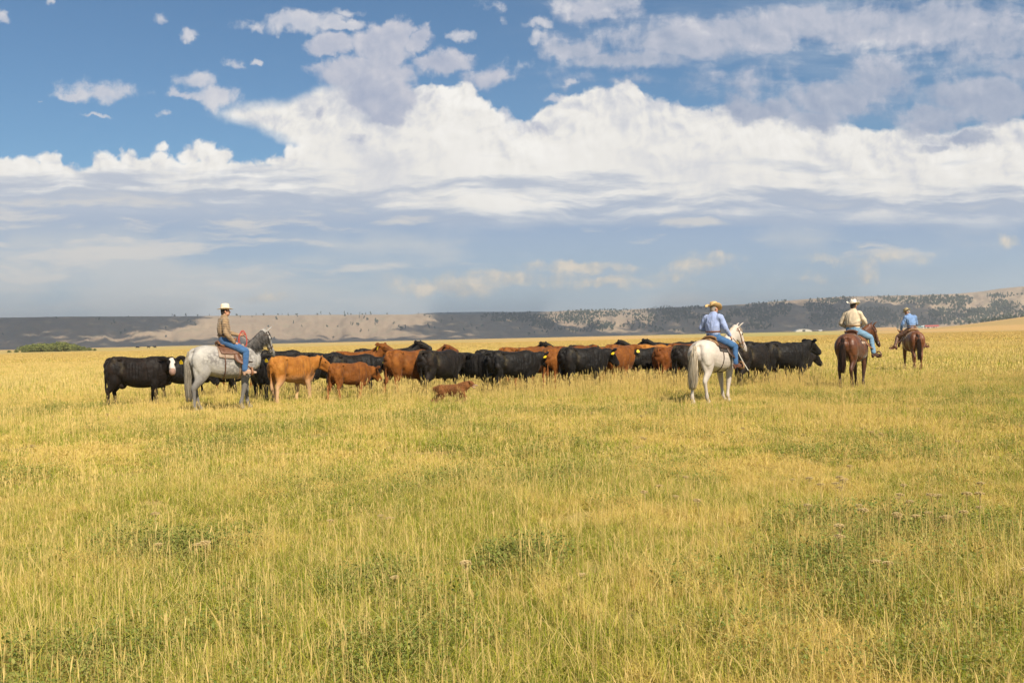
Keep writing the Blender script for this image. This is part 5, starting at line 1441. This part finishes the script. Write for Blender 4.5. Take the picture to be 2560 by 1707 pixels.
# ---- fourth rider: far chestnut horse walking away
h4, M4 = make_horse(2281, 42.6, 84, 1.02, M_SORR, 'chestnut horse walking away, farthest right, under the person in a blue shirt',
                    dict(legs=(.12, -.14, -.12, .12), npitch=14, nyaw=10, hpitch=-62, seedv=4), HM_BLACK, HM_CHEST, 1, dict(length=1.0, spread=.07, N=90, sweep=-.02), stout=1.08, mane_len=.2)
add_bridle(h4, M4, L_DARK)
Z4 = 1.52
J4 = rider_joints(Z4, .04, yaw=24, waist=(.02, .02, Z4 + .27), chest=(.04, .05, Z4 + .47), neck=(.07, .10, Z4 + .65), head=(.11, .14, Z4 + .75),
                  L=dict(shoulder=(-.02, .23, Z4 + .55), elbow=(.02, .36, Z4 + .28), wrist=(.18, .36, Z4 + .08), knee=(.26, .48, Z4 - .20), ankle=(.16, .62, Z4 - .58), toe=(.24, .76, Z4 - .64)),
                  R=dict(shoulder=(.10, -.14, Z4 + .56), elbow=(.20, -.22, Z4 + .30), wrist=(.34, -.05, Z4 + .2), knee=(.34, -.40, Z4 - .16), ankle=(.24, -.54, Z4 - .56), toe=(.34, -.68, Z4 - .60)))
p4, HM4 = person(h4, 'person in a blue shirt and olive hat, riding the chestnut horse farthest right', J4, BLUES, CHAPS, BOOT2, OLIVEH, L_DARK, m_hairg,
                 dict(R0=.165, crown=.115, curl=.02, dip=.01), headyaw=40, headpitch=-30, beltm=L_TAN)
make_saddle(h4, 'tan saddle with a pale pad on the chestnut horse farthest right', L_TAN, L_BROWN, C_PAD3, {s: (J4[s]['toe'][0] - .06, J4[s]['toe'][1] - s * .03, J4[s]['toe'][2] - .03) for s in (-1, 1)})

# ==== herd
G = 'cattle of the herd driven across the field'
# px of the trunk's middle, distance, heading, pose, hide, size, tags, label
HERD = [
 (342, 28.6, 12, 'turned', M_BALDY, 1.03, 1, 'black cow with a white blaze, facing the camera at the left end of the herd', 'cow'),
 (448, 31.5, 40, 'low', M_BLACK, .95, 0, 'black cow half hidden behind the tail of the dapple grey horse', 'cow'),
 (655, 29.6, -84, 'stand', M_BLACK, .98, 3, 'black cow facing the camera with two yellow ear tags, under the grey horse\'s nose', 'cow'),
 (545, 32.5, 8, 'walk2', M_BLACK2, 1.0, 0, 'black cow seen between the legs of the dapple grey horse', 'cow'),
 (600, 35.5, 20, 'walk', M_RED2, 1.0, 0, 'dark red cow behind the chest of the dapple grey horse', 'cow'),
 (728, 28.0, 60, 'calf2', M_TAN, 1.0, 0, 'tan calf with pale hind legs, seen from behind, nearest the dapple grey horse\'s head', 'calf'),
 (716, 34.0, 12, 'walk', M_BLACK2, 1.02, 0, 'black cow whose back shows above the tan calf', 'cow'),
 (700, 38.5, 15, 'walk2', M_BLACK, 1.03, 0, 'black cow in the back row above the tan calf\'s rump', 'cow'),
 (812, 32.5, 55, 'walk2', M_BLACK, 1.03, 0, 'black cow walking away between the tan calf and the orange calf', 'cow'),
 (872, 27.9, 50, 'calf', M_RED, .84, 1, 'small orange red calf with a yellow ear tag in front of a long black cow', 'calf'),
 (880, 30.2, 20, 'walk2', M_BLACK, .98, 2, 'long black cow standing behind the orange red calf', 'cow'),
 (888, 33.2, 10, 'up', M_RED, 1.04, 2, 'long red cow with raised head behind the long black cow', 'cow'),
 (1022, 29.4, 42, 'walk', M_RED, 1.08, 0, 'big red cow seen from behind in the middle left of the herd', 'cow'),
 (940, 39.0, 10, 'walk', M_BLACK, 1.03, 0, 'black cow in the back row just left of the red cow\'s raised head', 'cow'),
 (985, 37.0, 18, 'up', M_BLACK2, 1.06, 0, 'black cow with its head raised above the big dark red cow', 'cow'),
 (1062, 36.5, 30, 'up', M_RED2, .96, 0, 'red cow in the back row showing two upright ears', 'cow'),
 (1098, 29.2, 50, 'walk2', M_BLACK2, 1.02, 0, 'brownish black cow seen from behind, right of the big dark red cow', 'cow'),
 (1190, 30.0, -35, 'right', M_BLACK, .95, 3, 'black cow turned towards the camera with a yellow tag, behind the brown dog', 'cow'),
 (1280, 29.7, 28, 'walk', M_BLACK, 1.0, 2, 'black cow in profile with its head low and a yellow tag, right of the dog', 'cow'),
 (1240, 36.5, 12, 'walk', M_BLACK, .98, 0, 'black cow in the back row above the black pair', 'cow'),
 (1345, 32.6, 14, 'walk2', M_RED, 1.05, 0, 'orange red cow behind the low headed black cow', 'cow'),
 (1302, 38.0, 8, 'up', M_BLACK2, 1.0, 0, 'black cow in the back row with both ears up against the pasture', 'cow'),
 (1388, 31.0, 72, 'walk', M_RED, 1.03, 0, 'orange red cow walking straight away between two black cows', 'cow'),
 (1455, 30.6, 30, 'walk', M_BLACK, 1.02, 3, 'black cow in profile with a yellow ear tag, middle right of the herd', 'cow'),
 (1462, 36.5, 40, 'walk2', M_BLACK2, 1.03, 0, 'black cow whose rump shows above the black cow in profile', 'cow'),
 (1528, 32.0, 32, 'left', M_RED, 1.02, 2, 'long red cow with a yellow ear tag following the black cow in profile', 'cow'),
 (1560, 37.5, 6, 'up', M_BLACK, 1.0, 0, 'black cow in the back row behind the long red cow', 'cow'),
 (1500, 39.5, 14, 'up', M_BLACK2, 1.0, 0, 'brownish black cow farthest back above the long red cow', 'cow'),
 (1606, 33.2, 10, 'calf', M_BLACK, .98, 0, 'black calf right of the long red cow\'s head', 'calf'),
 (1632, 34.4, 46, 'walk', M_TAN, 1.04, 0, 'light orange cow with bony hips walking away', 'cow'),
 (1668, 32.8, 58, 'walk2', M_RED2, .98, 0, 'dark red cow with a pale hind leg, left of the white horse', 'cow'),
 (1670, 39.0, 6, 'swish', M_BLACK, 1.03, 0, 'black cow in the back row with its tail flung up', 'cow'),
 (1722, 31.5, 50, 'walk', M_BLACK2, 1.00, 0, 'black cow just behind the tail of the white horse', 'cow'),
 (1715, 38.0, 20, 'up', M_RED2, .99, 0, 'dark red cow whose back shows left of the white horse\'s rider', 'cow'),
 (1795, 36.0, 10, 'stand', M_BLACK, 1.02, 0, 'black cow hidden behind the white horse\'s saddle', 'cow'),
 (1880, 31.2, 42, 'walk2', M_BLACK2, 1.00, 0, 'dusty black cow seen from behind, just right of the white horse', 'cow'),
 (1905, 35.0, 14, 'walk', M_BLACK, 1.04, 0, 'black cow behind the dusty black cow, right of the white horse', 'cow'),
 (1915, 33.0, 60, 'calf', M_RED, .92, 0, 'red calf whose legs show between the two rightmost black cows', 'calf'),
 (1958, 32.2, 22, 'high', M_BLACK, 1.03, 0, 'large black cow with raised head, rightmost of the herd', 'cow'),
 (1300, 34.2, 24, 'left', M_RED, 1.05, 0, 'red cow whose back shows between the two centre black cows', 'cow'),
 (1560, 35.5, 30, 'walk', M_RED, 1.06, 0, 'orange red cow in the second row right of the tagged red cow', 'cow'),
 (1425, 35.5, 35, 'left', M_RED2, 1.05, 0, 'dark red cow in the second row above the red cow walking away', 'cow'),
 (1985, 34.2, 25, 'calf', M_BLACK2, .84, 0, 'black calf under the chin of the large rightmost cow', 'calf'),
]
for px, d, hd_, pose, mat, sc, tags, label, cat in HERD:
    place_cow(px, d, hd_, pose, mat, sc, label, G, tags, name=cat, cat=cat)
for px, d, hd_, pose, lb in ((343, 640, 10, 'low', 'tiny black cow far off on the pasture, leftmost of three'), (371, 645, -5, 'walk', 'tiny black cow far off on the pasture, the middle one of three'), (387, 630, 170, 'stand', 'tiny black cow far off on the pasture, nearest the grey horse of three')):
    place_cow(px, d, hd_, pose, M_BLACK, 1.05, lb, 'cattle far away on the pasture')

# ------------------------------------------------------------------ dog
def make_dog():
    tb = []
    tb.append(tube([[-.40, 0, .44, .06, .07], [-.34, 0, .43, .095, .115], [-.20, 0, .425, .10, .115], [-.02, 0, .41, .115, .135], [.14, 0, .41, .115, .145], [.27, 0, .43, .085, .12]], seg=18))
    tb.append(tube([[.20, 0, .45, .10, .135], [.32, 0, .505, .085, .115], [.40, 0, .545, .068, .085]]))
    HMd = frame((.40, 0, .565), -12, 4)
    tb.append(tube_in(HMd, [(-.04, 0, 0, .06, .06), (.03, 0, .01, .066, .064), (.085, 0, -.002, .050, .050), (.13, 0, -.018, .031, .030), (.185, 0, -.022, .025, .024), (.205, 0, -.022, .018, .016)], seg=12))
    tb.append(tube_in(HMd @ Matrix.Rotation(R(14), 4, 'Y'), [(.05, 0, -.045, .030, .018), (.12, 0, -.052, .022, .014), (.165, 0, -.052, .016, .010)], seg=8))
    for s in (-1, 1):
        tb.append(tube_in(HMd, [(.0, s * .05, .05, .028, .014), (.005, s * .078, .055, .030, .013), (.02, s * .092, .025, .022, .012), (.028, s * .092, -.005, .010, .008)], side=(1, 0, 0), seg=8))
    # galloping legs: forelegs gathered under, hind legs pushed back
    for s, fx in ((1, 0), (-1, .10)):
        tb.append(tube([[.20, s * .075, .38, .055, .08], [.17 + fx, s * .08, .27, .040, .05], [.16 + fx * 1.6, s * .08, .17, .028, .032], [.05 + fx * 1.7, s * .078, .10, .022, .026], [.0 + fx * 1.6, s * .078, .055, .028, .024]]))
        tb.append(tube([[-.30, s * .075, .40, .07, .10], [-.30 + fx * .6, s * .085, .30, .055, .075], [-.42 + fx, s * .08, .20, .032, .038], [-.53 + fx, s * .078, .125, .024, .028], [-.50 + fx, s * .078, .06, .026, .03], [-.56 + fx * 1.2, s * .078, .025, .030, .022]]))
    tb.append(tube([[-.38, 0, .47, .035, .035], [-.44, 0, .47, .03, .03], [-.47, 0, .44, .02, .02]]))
    coat = hide_mat('brown_dog_coat', (.22, .078, .018, 1), (.12, .042, .011, 1), (.33, .145, .045, 1), rough=.65, dust=0, spec=.25, muzzle=(.50, .36, .28, 1), legs=((.26, .12, .06, 1), .05, .35))
    me = solid('dog', tb, .009, 3, [coat])
    v = coords(me); Mi = np.array(HMd.inverted()); hl = v @ Mi[:3, :3].T + Mi[:3, 3]
    attr(me, 'muzzle', (hl[:, 0] > .06) * (hl[:, 2] < -.012) * sst(.08, .13, hl[:, 0]))
    o = link('dog', me)
    p = at(1130, 25.6); o.location = (p.x, p.y, p.z - .02); o.rotation_euler = (0, 0, R(2)); o.scale = (1.04, 1.1, .98)
    setp(o, 'shaggy brown dog running through the grass in front of the herd', 'dog')
    # shaggy coat
    nrm = np.empty(len(me.vertices) * 3, np.float32); me.vertices.foreach_get('normal', nrm); nrm = nrm.reshape(-1, 3)
    ro, mi, en = [], [], []
    idx = [i_ for i_ in rng.integers(0, len(v), 2600) if v[i_, 0] < .36 and v[i_, 2] > .16]
    for i_ in idx:
        p = v[i_]; q_ = nrm[i_]; l = random.uniform(.025, .055) * (1.3 if v[i_, 2] < .36 else 1)
        ro.append(p - q_ * .004); mi.append(p + q_ * l * .28 + np.array([-.4, 0, -.25]) * l); en.append(p + q_ * l * .35 + np.array([-.75, 0, -.75]) * l)
    hm = hair_mat('brown_dog_fur', (.10, .035, .009, 1), (.38, .16, .045, 1))
    link('fur', strands('fur', ro, en, mi, .0042, hm), o)
    for s in (-1, 1):
        e = link('eye', EYE, o); e.matrix_local = Matrix.Translation(HMd @ Vector((.082, s * .038, .022))) @ Matrix.Scale(.55, 4)
    tng, n = new_mat('pink_tongue'); finish(n, principled(n, Base_Color=(.62, .25, .22, 1), Roughness=.4))
    link('tongue', to_mesh('tongue', [tube_in(HMd @ Matrix.Rotation(R(14), 4, 'Y'), [(.10, 0, -.032, .016, .006), (.165, .004, -.034, .017, .005), (.185, .008, -.055, .016, .005), (.185, .01, -.075, .010, .004)], seg=8)], [tng]), o)
make_dog()

# ------------------------------------------------------------------ trees on the hills
m_jun, n = new_mat('juniper_foliage')
ob = n.node('ShaderNodeNewGeometry', out=0)
tt = n.node('ShaderNodeAttribute', out=2, attribute_name='t')
finish(n, principled(n, Base_Color=n.mix((.040, .058, .030, 1), (.105, .125, .060, 1), tt), Roughness=.9, Specular_IOR_Level=.1))
m_bark, n = new_mat('grey_brown_bark'); ob = n.node('ShaderNodeTexCoord', out=3)
finish(n, principled(n, Base_Color=n.mix((.10, .07, .05, 1), (.19, .15, .11, 1), n.noise(ob, 8, 4, .6)), Roughness=.95))

def crown(N, w, h, z0, shape, leaf, lobes=7):
    """leafy clumps spread through the crown's volume"""
    cs = []
    for _ in range(lobes):
        u = random.random() ** .8; r = w * shape(u) * math.sqrt(random.random()) * .75; a = random.uniform(0, 2 * PI)
        cs.append((r * math.cos(a), r * math.sin(a), z0 + h * u, w * shape(u) * random.uniform(.38, .62) + .12 * w))
    ci = rng.integers(0, lobes, N); c = np.array(cs)[ci]
    d = rng.normal(size=(N, 3)); d /= np.linalg.norm(d, axis=1)[:, None]
    p = c[:, :3] + d * (c[:, 3] * rng.uniform(.55, 1.05, N))[:, None] * np.array([1, 1, .85])
    n1 = d + rng.normal(0, .5, (N, 3)); n1 /= np.linalg.norm(n1, axis=1)[:, None]
    u = np.cross(n1, rng.normal(size=(N, 3))); u /= np.linalg.norm(u, axis=1)[:, None]; v = np.cross(n1, u)
    s = (leaf * rng.uniform(.6, 1.4, N))[:, None]
    V = np.stack([p - u * s, p - v * s * .7, p + u * s, p + v * s * .7], 1).reshape(-1, 3)
    t = np.repeat(rng.random(N), 4)
    return V, np.arange(4 * N), np.full(N, 4), t

def tree_mesh(name, N, w, h, z0, shape, leaf, lobes, mats, trunk_r=.2, limbs=3):
    V, Fc, sz, t = crown(N, w, h, z0, shape, leaf, lobes)
    tv, tf_ = tube([[0, 0, -.3, trunk_r, trunk_r], [.05, .02, z0 * .6 + .1, trunk_r * .8, trunk_r * .8], [0, .05, z0 + h * .6, trunk_r * .3, trunk_r * .3]], seg=7, n=2)
    tubes = [(tv, tf_)]
    for _ in range(limbs):
        a = random.uniform(0, 2 * PI); z = z0 + h * random.uniform(.0, .3)
        tubes.append(tube([[0, 0, z, trunk_r * .5, trunk_r * .5], [w * .4 * math.cos(a), w * .4 * math.sin(a), z + h * .15, trunk_r * .3, trunk_r * .3], [w * .7 * math.cos(a), w * .7 * math.sin(a), z + h * .3, .03, .03]], seg=5, n=1))
    o_ = len(V); Vs = [V]; F2 = []; S2 = []
    for a, b in tubes:
        Vs.append(a)
        for q_ in b: F2 += [i_ + o_ for i_ in q_]; S2.append(len(q_))
        o_ += len(a)
    VV = np.concatenate(Vs); mi_ = np.concatenate([np.zeros(len(sz)), np.ones(len(S2))])
    return mesh_np(name, VV, np.concatenate([Fc, np.array(F2)]), np.concatenate([sz, np.array(S2)]), mats, attrs={'t': np.concatenate([t, np.zeros(len(VV) - len(t))])}, mat_idx=mi_)
sh_j = lambda u: (1 - u) ** .7 * .9 + .12
sh_r = lambda u: math.sqrt(max(.05, 1 - (2 * u - .9) ** 2))
JUN = [tree_mesh('juniper_tree', 420, 2.3, 5.6, .6, sh_j, .42, 9, [m_jun, m_bark]), tree_mesh('juniper_tree', 420, 2.9, 4.4, .7, sh_r, .45, 8, [m_jun, m_bark]),
       tree_mesh('juniper_tree', 380, 1.8, 6.2, .5, sh_j, .38, 9, [m_jun, m_bark]), tree_mesh('juniper_tree', 420, 3.2, 3.8, .5, sh_r, .5, 9, [m_jun, m_bark])]
lone = [(8, 838), (143, 797), (242, 799), (250, 799), (287, 808, 1.5), (280, 811), (323, 795), (302, 833), (313, 831), (415, 844), (432, 790), (438, 790), (466, 789), (496, 789), (525, 790), (593, 789), (602, 794), (632, 793),
        (470, 804), (478, 804), (489, 813, 1.3), (415, 822), (642, 789), (661, 788, 1.2), (692, 798, 1.5), (697, 787), (707, 789), (722, 789, 1.4), (735, 808), (742, 787), (745, 795, 1.5), (672, 817), (686, 848), (795, 786), (804, 787, 1.3),
        (818, 818), (826, 787, 1.2), (834, 845), (863, 784, 1.4), (864, 791), (871, 787), (879, 787), (878, 811, 1.2), (883, 813, 1.2), (893, 812, 1.3), (897, 815, 1.3), (900, 796, 1.4), (903, 829, 1.3), (912, 797, 1.2), (920, 801, 1.5), (922, 829), (928, 784, 1.2),
        (940, 804, 1.6), (943, 808, 1.4), (939, 813, 1.3), (986, 813, 1.3), (998, 820, 1.2), (1004, 826, 1.6), (1014, 823, 1.6), (1071, 815, 1.6), (1073, 819, 1.3), (1087, 824), (1104, 806, 1.7), (1131, 802, 1.7), (1160, 827), (1206, 821, 1.5), (1180, 817), (1192, 822), (755, 817), (845, 818),
        (901, 785), (907, 786), (916, 787), (969, 786), (1047, 786), (1063, 789), (1076, 794), (1104, 785), (1111, 784), (1120, 783), (1150, 784), (1178, 783), (1215, 784), (1222, 785), (1250, 784), (1268, 783), (1240, 795, 1.3), (1258, 798), (1300, 823), (1322, 838, 1.6), (1371, 836), (1325, 815), (1385, 812),
        (1480, 812, 1.2), (1500, 800, 1.3), (1540, 793, 1.4), (1560, 790, 1.5), (1590, 790, 1.5), (1612, 795, 1.6), (1630, 792, 1.4), (1570, 808, 1.3), (1600, 812, 1.2), (1520, 812, 1.3), (2244, 822, 1.8), (2232, 823, 1.2), (2395, 745, 1.8), (2470, 745, 1.5)]
n_tree = 0
def put_tree(px, py, s, label, grp):
    global n_tree
    x, y, z, _ = hill_at(px, py)
    me = JUN[n_tree % 4] if n_tree % 4 != 3 or s < 1.3 else JUN[0]
    o = link('juniper_tree', me); o.location = (x, y, z - .2); o.rotation_euler = (0, 0, random.uniform(0, 6.28)); o.scale = (s * random.uniform(.9, 1.1), s * random.uniform(.9, 1.1), s * random.uniform(.85, 1.15))
    setp(o, label, 'tree', grp); n_tree += 1
    return o
for t_ in lone:
    px, py = t_[:2]; s = (t_[2] if len(t_) > 2 else 1.0) * random.uniform(.95, 1.25)
    rimline = py < np.interp(px, [p[0] for p in SKYL], [p[1] for p in SKYL]) + 4
    if px < 1200: lb, gp = ('small dark tree standing on the rim of the bare tan escarpment', 'lone trees along the rim') if rimline else ('small dark tree dotted on the bare slope of the escarpment', 'lone trees on the bare slope')
    else: lb, gp = 'dark juniper tree on the half wooded slope behind the right of the herd', 'junipers on the half wooded slope'
    put_tree(px, py, s, lb, gp)
# half wooded slopes: the nearer, larger ones as trees, the rest as one wood
cand = []
def wood_density(px, py):
    rim_ = np.interp(px, [p[0] for p in SKYL], [p[1] for p in SKYL]); b = horizon_px(px) - py; hgt_ = horizon_px(px) - rim_
    u = b / hgt_
    if px < 1170: return 0
    if px < 1330: return .25 * (px - 1170) / 160 * (u > .72) + (.7 if py < 805 and px > 1230 and u > .5 else 0)
    if px < 1545: return .85 if u > .22 + max(0, (1480 - px)) * .0015 - .1 else .05
    if px < 1660: return (.3 if u > .45 else .25) if px < 1620 else .5
    if px < 1780: return .9 if u > .52 else .15
    return .95 if u > .35 else .42
for _ in range(60000):
    px = random.uniform(1180, 2640); rim_ = float(np.interp(px, [p[0] for p in SKYL], [p[1] for p in SKYL])); py = random.uniform(rim_ - 1, horizon_px(px) - 4)
    cl_ = vnoise(px * .02 + 3, py * .06 + 1)
    if random.random() < wood_density(px, py) * sst(.28, .62, cl_ if px > 1330 else .6):
        cand.append((px, py))
random.shuffle(cand)
cand = cand[:5200]
print('wood', len(cand), 'lone', n_tree)
hits = []
for px, py in cand:
    x, y, z, yy = hill_at(px, py)
    if abs(yy - py) < 6: hits.append((x, y, z, px, py))
hits.sort(key=lambda h_: h_[1] ** 2 + h_[0] ** 2)
for k in range(300 - n_tree):
    x, y, z, px, py = hits[k]
    o = link('juniper_tree', JUN[k % 4]); o.location = (x, y, z - .2); s = random.uniform(.85, 1.35); o.scale = (s, s, s * random.uniform(.9, 1.2)); o.rotation_euler = (0, 0, random.uniform(0, 6.28))
    setp(o, 'dark juniper tree at the foot of the wooded slope behind the riders on the right' if px > 1660 else 'dark juniper tree on the half wooded slope behind the right of the herd', 'tree', 'junipers at the foot of the wooded slope' if px > 1660 else 'junipers on the half wooded slope')
rest = np.array([h_[:3] for h_ in hits[300 - n_tree:]]); N_ = len(rest)
s_ = rng.uniform(.8, 1.35, N_)
jp = [bpy.data.objects.new('juniper_wood', m_) for m_ in JUN]
scatter('juniper_wood', rest, rng.uniform(0, 6.28, N_), np.stack([s_, s_, s_ * rng.uniform(.9, 1.2, N_)], -1), rng.integers(0, 4, N_), protos('juniper_wood', jp))

# willow thicket on the left
m_wil, n = new_mat('willow_foliage'); tt = n.node('ShaderNodeAttribute', out=2, attribute_name='t')
finish(n, n.node('ShaderNodeMixShader', {0: .2, 1: principled(n, Base_Color=n.mix((.10, .125, .030, 1), (.27, .28, .08, 1), tt), Roughness=.8, Specular_IOR_Level=.2), 2: n.node('ShaderNodeBsdfTranslucent', {'Color': (.2, .22, .05, 1)})}))
WIL = [tree_mesh('willow_bush', 1500, 1.9, 2.1, .25, sh_r, .17, 12, [m_wil, m_bark], .08, 5) for _ in range(3)]
for k, (px, s) in enumerate([(22, .35), (40, .45), (58, .9), (70, 1.1), (84, 1.2), (97, 1.25), (110, 1.25), (122, 1.15), (135, 1.25), (148, 1.4), (160, 1.35), (172, 1.15), (184, 1.05), (196, .8), (208, .65), (222, .5), (236, .35)]):
    d = 470 + random.uniform(-14, 14); p = at(px, d)
    o = link('willow_bush', WIL[k % 3]); o.location = (p.x, p.y, p.z - .1); o.scale = (s * 1.3, s * 1.3, s * 1.12); o.rotation_euler = (0, 0, random.uniform(0, 6.28))
    setp(o, 'green willow bush in the thicket on the far pasture at the left' if 50 < px < 200 else 'low straggling bush at the end of the willow thicket', 'bush', 'willow bushes of the thicket' if 50 < px < 200 else 'low bushes at the ends of the thicket')

# ------------------------------------------------------------------ ranch buildings far away on the right
def bm_obj(name, build, mat, parent=None, kind=None):
    bm = bmesh.new(); build(bm); bmesh.ops.recalc_face_normals(bm, faces=bm.faces)
    me = bpy.data.meshes.new(name); bm.to_mesh(me); bm.free(); me.materials.append(mat)
    return link(name, me, parent)
def box(bm, x0, x1, y0, y1, z0, z1):
    vs = [bm.verts.new((x, y, z)) for x in (x0, x1) for y in (y0, y1) for z in (z0, z1)]
    for f in ((0, 1, 3, 2), (4, 6, 7, 5), (0, 4, 5, 1), (2, 3, 7, 6), (0, 2, 6, 4), (1, 5, 7, 3)): bm.faces.new([vs[i_] for i_ in f])
def gable(bm, x0, x1, y0, y1, z0, z1, t=.25):
    ym = (y0 + y1) / 2
    for s in (-1, 1):
        ye = y0 if s < 0 else y1
        a = [(x0, ye + s * .4, z0), (x1, ye + s * .4, z0), (x1, ym, z1), (x0, ym, z1)]
        lo = [bm.verts.new(p) for p in a]; hi = [bm.verts.new((p[0], p[1], p[2] + t)) for p in a]
        bm.faces.new(lo); bm.faces.new(hi)
        for k in range(4): bm.faces.new((lo[k], lo[(k + 1) % 4], hi[(k + 1) % 4], hi[k]))
def flat_mat(name, c0, c1, sc=1.0, rough=.7):
    m, n = new_mat(name); ob = n.node('ShaderNodeTexCoord', out=3)
    finish(n, principled(n, Base_Color=n.mix(c0, c1, n.noise(ob, sc, 4, .6)), Roughness=rough)); return m
F_WHITE = flat_mat('white_fabric', (.78, .78, .76, 1), (.68, .69, .70, 1)); F_RED = flat_mat('red_metal_roof', (.50, .10, .075, 1), (.40, .085, .06, 1)); F_WALL = flat_mat('pale_wall', (.62, .58, .50, 1), (.5, .47, .42, 1)); F_GREY = flat_mat('grey_cover', (.32, .35, .38, 1), (.26, .29, .32, 1))
F_HAY = flat_mat('stacked_hay', (.62, .42, .20, 1), (.48, .31, .13, 1), .6, .95); F_DARK = flat_mat('dark_opening', (.04, .04, .045, 1), (.06, .06, .06, 1)); F_TEAL = flat_mat('teal_metal', (.20, .38, .38, 1), (.16, .30, .31, 1))
def root(name, px, d, label, cat, rot=0):
    t = bpy.data.objects.new(name, None); C.objects.link(t); p = at(px, d); t.location = (p.x, p.y, p.z - .3); az = math.atan2(p.x, p.y); t.rotation_euler = (0, 0, -az + R(rot)); setp(t, label, cat); return t
t = root('hoop_barn', 2008, 1650, 'low white arched hoop barn far off beyond the herd', 'barn', 12)
def arch(bm, w, L_, h, t_=.15, k=18):
    prev = None
    for i_ in range(k + 1):
        a = PI * i_ / k; x, z = -w / 2 * math.cos(a), h * math.sin(a) ** .9
        row = [bm.verts.new(p) for p in ((x, -L_ / 2, z), (x, L_ / 2, z), (x * .99, L_ / 2, max(z - t_, 0)), (x * .99, -L_ / 2, max(z - t_, 0)))]
        if prev:
            for q_ in range(4): bm.faces.new((prev[q_], prev[(q_ + 1) % 4], row[(q_ + 1) % 4], row[q_]))
        prev = row
bm_obj('cover', lambda bm: arch(bm, 27, 16, 4.9), F_GREY, t)
def endw(bm):
    vs = [bm.verts.new((-13 * math.cos(PI * k / 14), -7.6, 4.5 * math.sin(PI * k / 14) ** .9)) for k in range(15)]; f = bm.faces.new(vs)
    r = bmesh.ops.extrude_face_region(bm, geom=[f]); bmesh.ops.translate(bm, verts=[v for v in r['geom'] if isinstance(v, bmesh.types.BMVert)], vec=(0, .2, 0))
bm_obj('end_wall', endw, F_WALL, t)
bm_obj('door', lambda bm: box(bm, -2.2, 2.2, -7.8, -7.62, 0, 3.6), F_DARK, t)
def shed(name, px, d, label, L_, W_, H_, Rf, wm, rm, rot=0, door=True):
    t = root(name, px, d, label, 'building', rot)
    bm_obj('wall', lambda bm: box(bm, -L_ / 2, L_ / 2, -W_ / 2, W_ / 2, 0, H_), wm, t)
    bm_obj('roof', lambda bm: gable(bm, -L_ / 2 - .4, L_ / 2 + .4, -W_ / 2, W_ / 2, H_ + .003, H_ + Rf), rm, t)
    if door:
        for x in (-L_ * .3, L_ * .12): bm_obj('door', lambda bm: box(bm, x - 1.4, x + 1.4, -W_ / 2 - .06, -W_ / 2 - .003, 0, H_ * .78), F_DARK, t)
        for x in (-L_ * .05, L_ * .32): bm_obj('window', lambda bm: box(bm, x - .7, x + .7, -W_ / 2 - .05, -W_ / 2 - .003, H_ * .4, H_ * .75), F_DARK, t)
shed('barn', 2330, 1480, 'long low barn with a red roof far off at the right', 17, 9, 2.0, 2.0, F_WALL, F_RED, 10)
shed('shed', 2303, 1490, 'small pale shed with a teal roof left of the red barn', 6, 5, 2.2, 1.2, F_WALL, F_TEAL, -10, False)
shed('white_house', 2310, 1500, 'small white house right beside the red barn', 5, 5, 2.6, 1.4, F_WHITE, F_WHITE, 0, False)
shed('white_shed', 2052, 1700, 'tiny white shed far off right of the white hoop barn', 5, 4, 2.0, .8, F_WHITE, F_WHITE, 0, False)
t = root('haystack', 2214, 1420, 'long tan stack of hay bales far off between the two riders on the right', 'haystack', 4)
def hay(bm):
    L_ = 30
    for lv in range(3):
        for k in range(24 - lv): box(bm, -L_ / 2 + (k + lv * .5) * 1.25 + .02, -L_ / 2 + (k + lv * .5 + 1) * 1.25 - .02, -2 + lv * .1 + random.uniform(-.1, .1), 2 - lv * .1, .1 + lv * 1.22, .1 + lv * 1.22 + 1.2)
bm_obj('bales', hay, F_HAY, t)
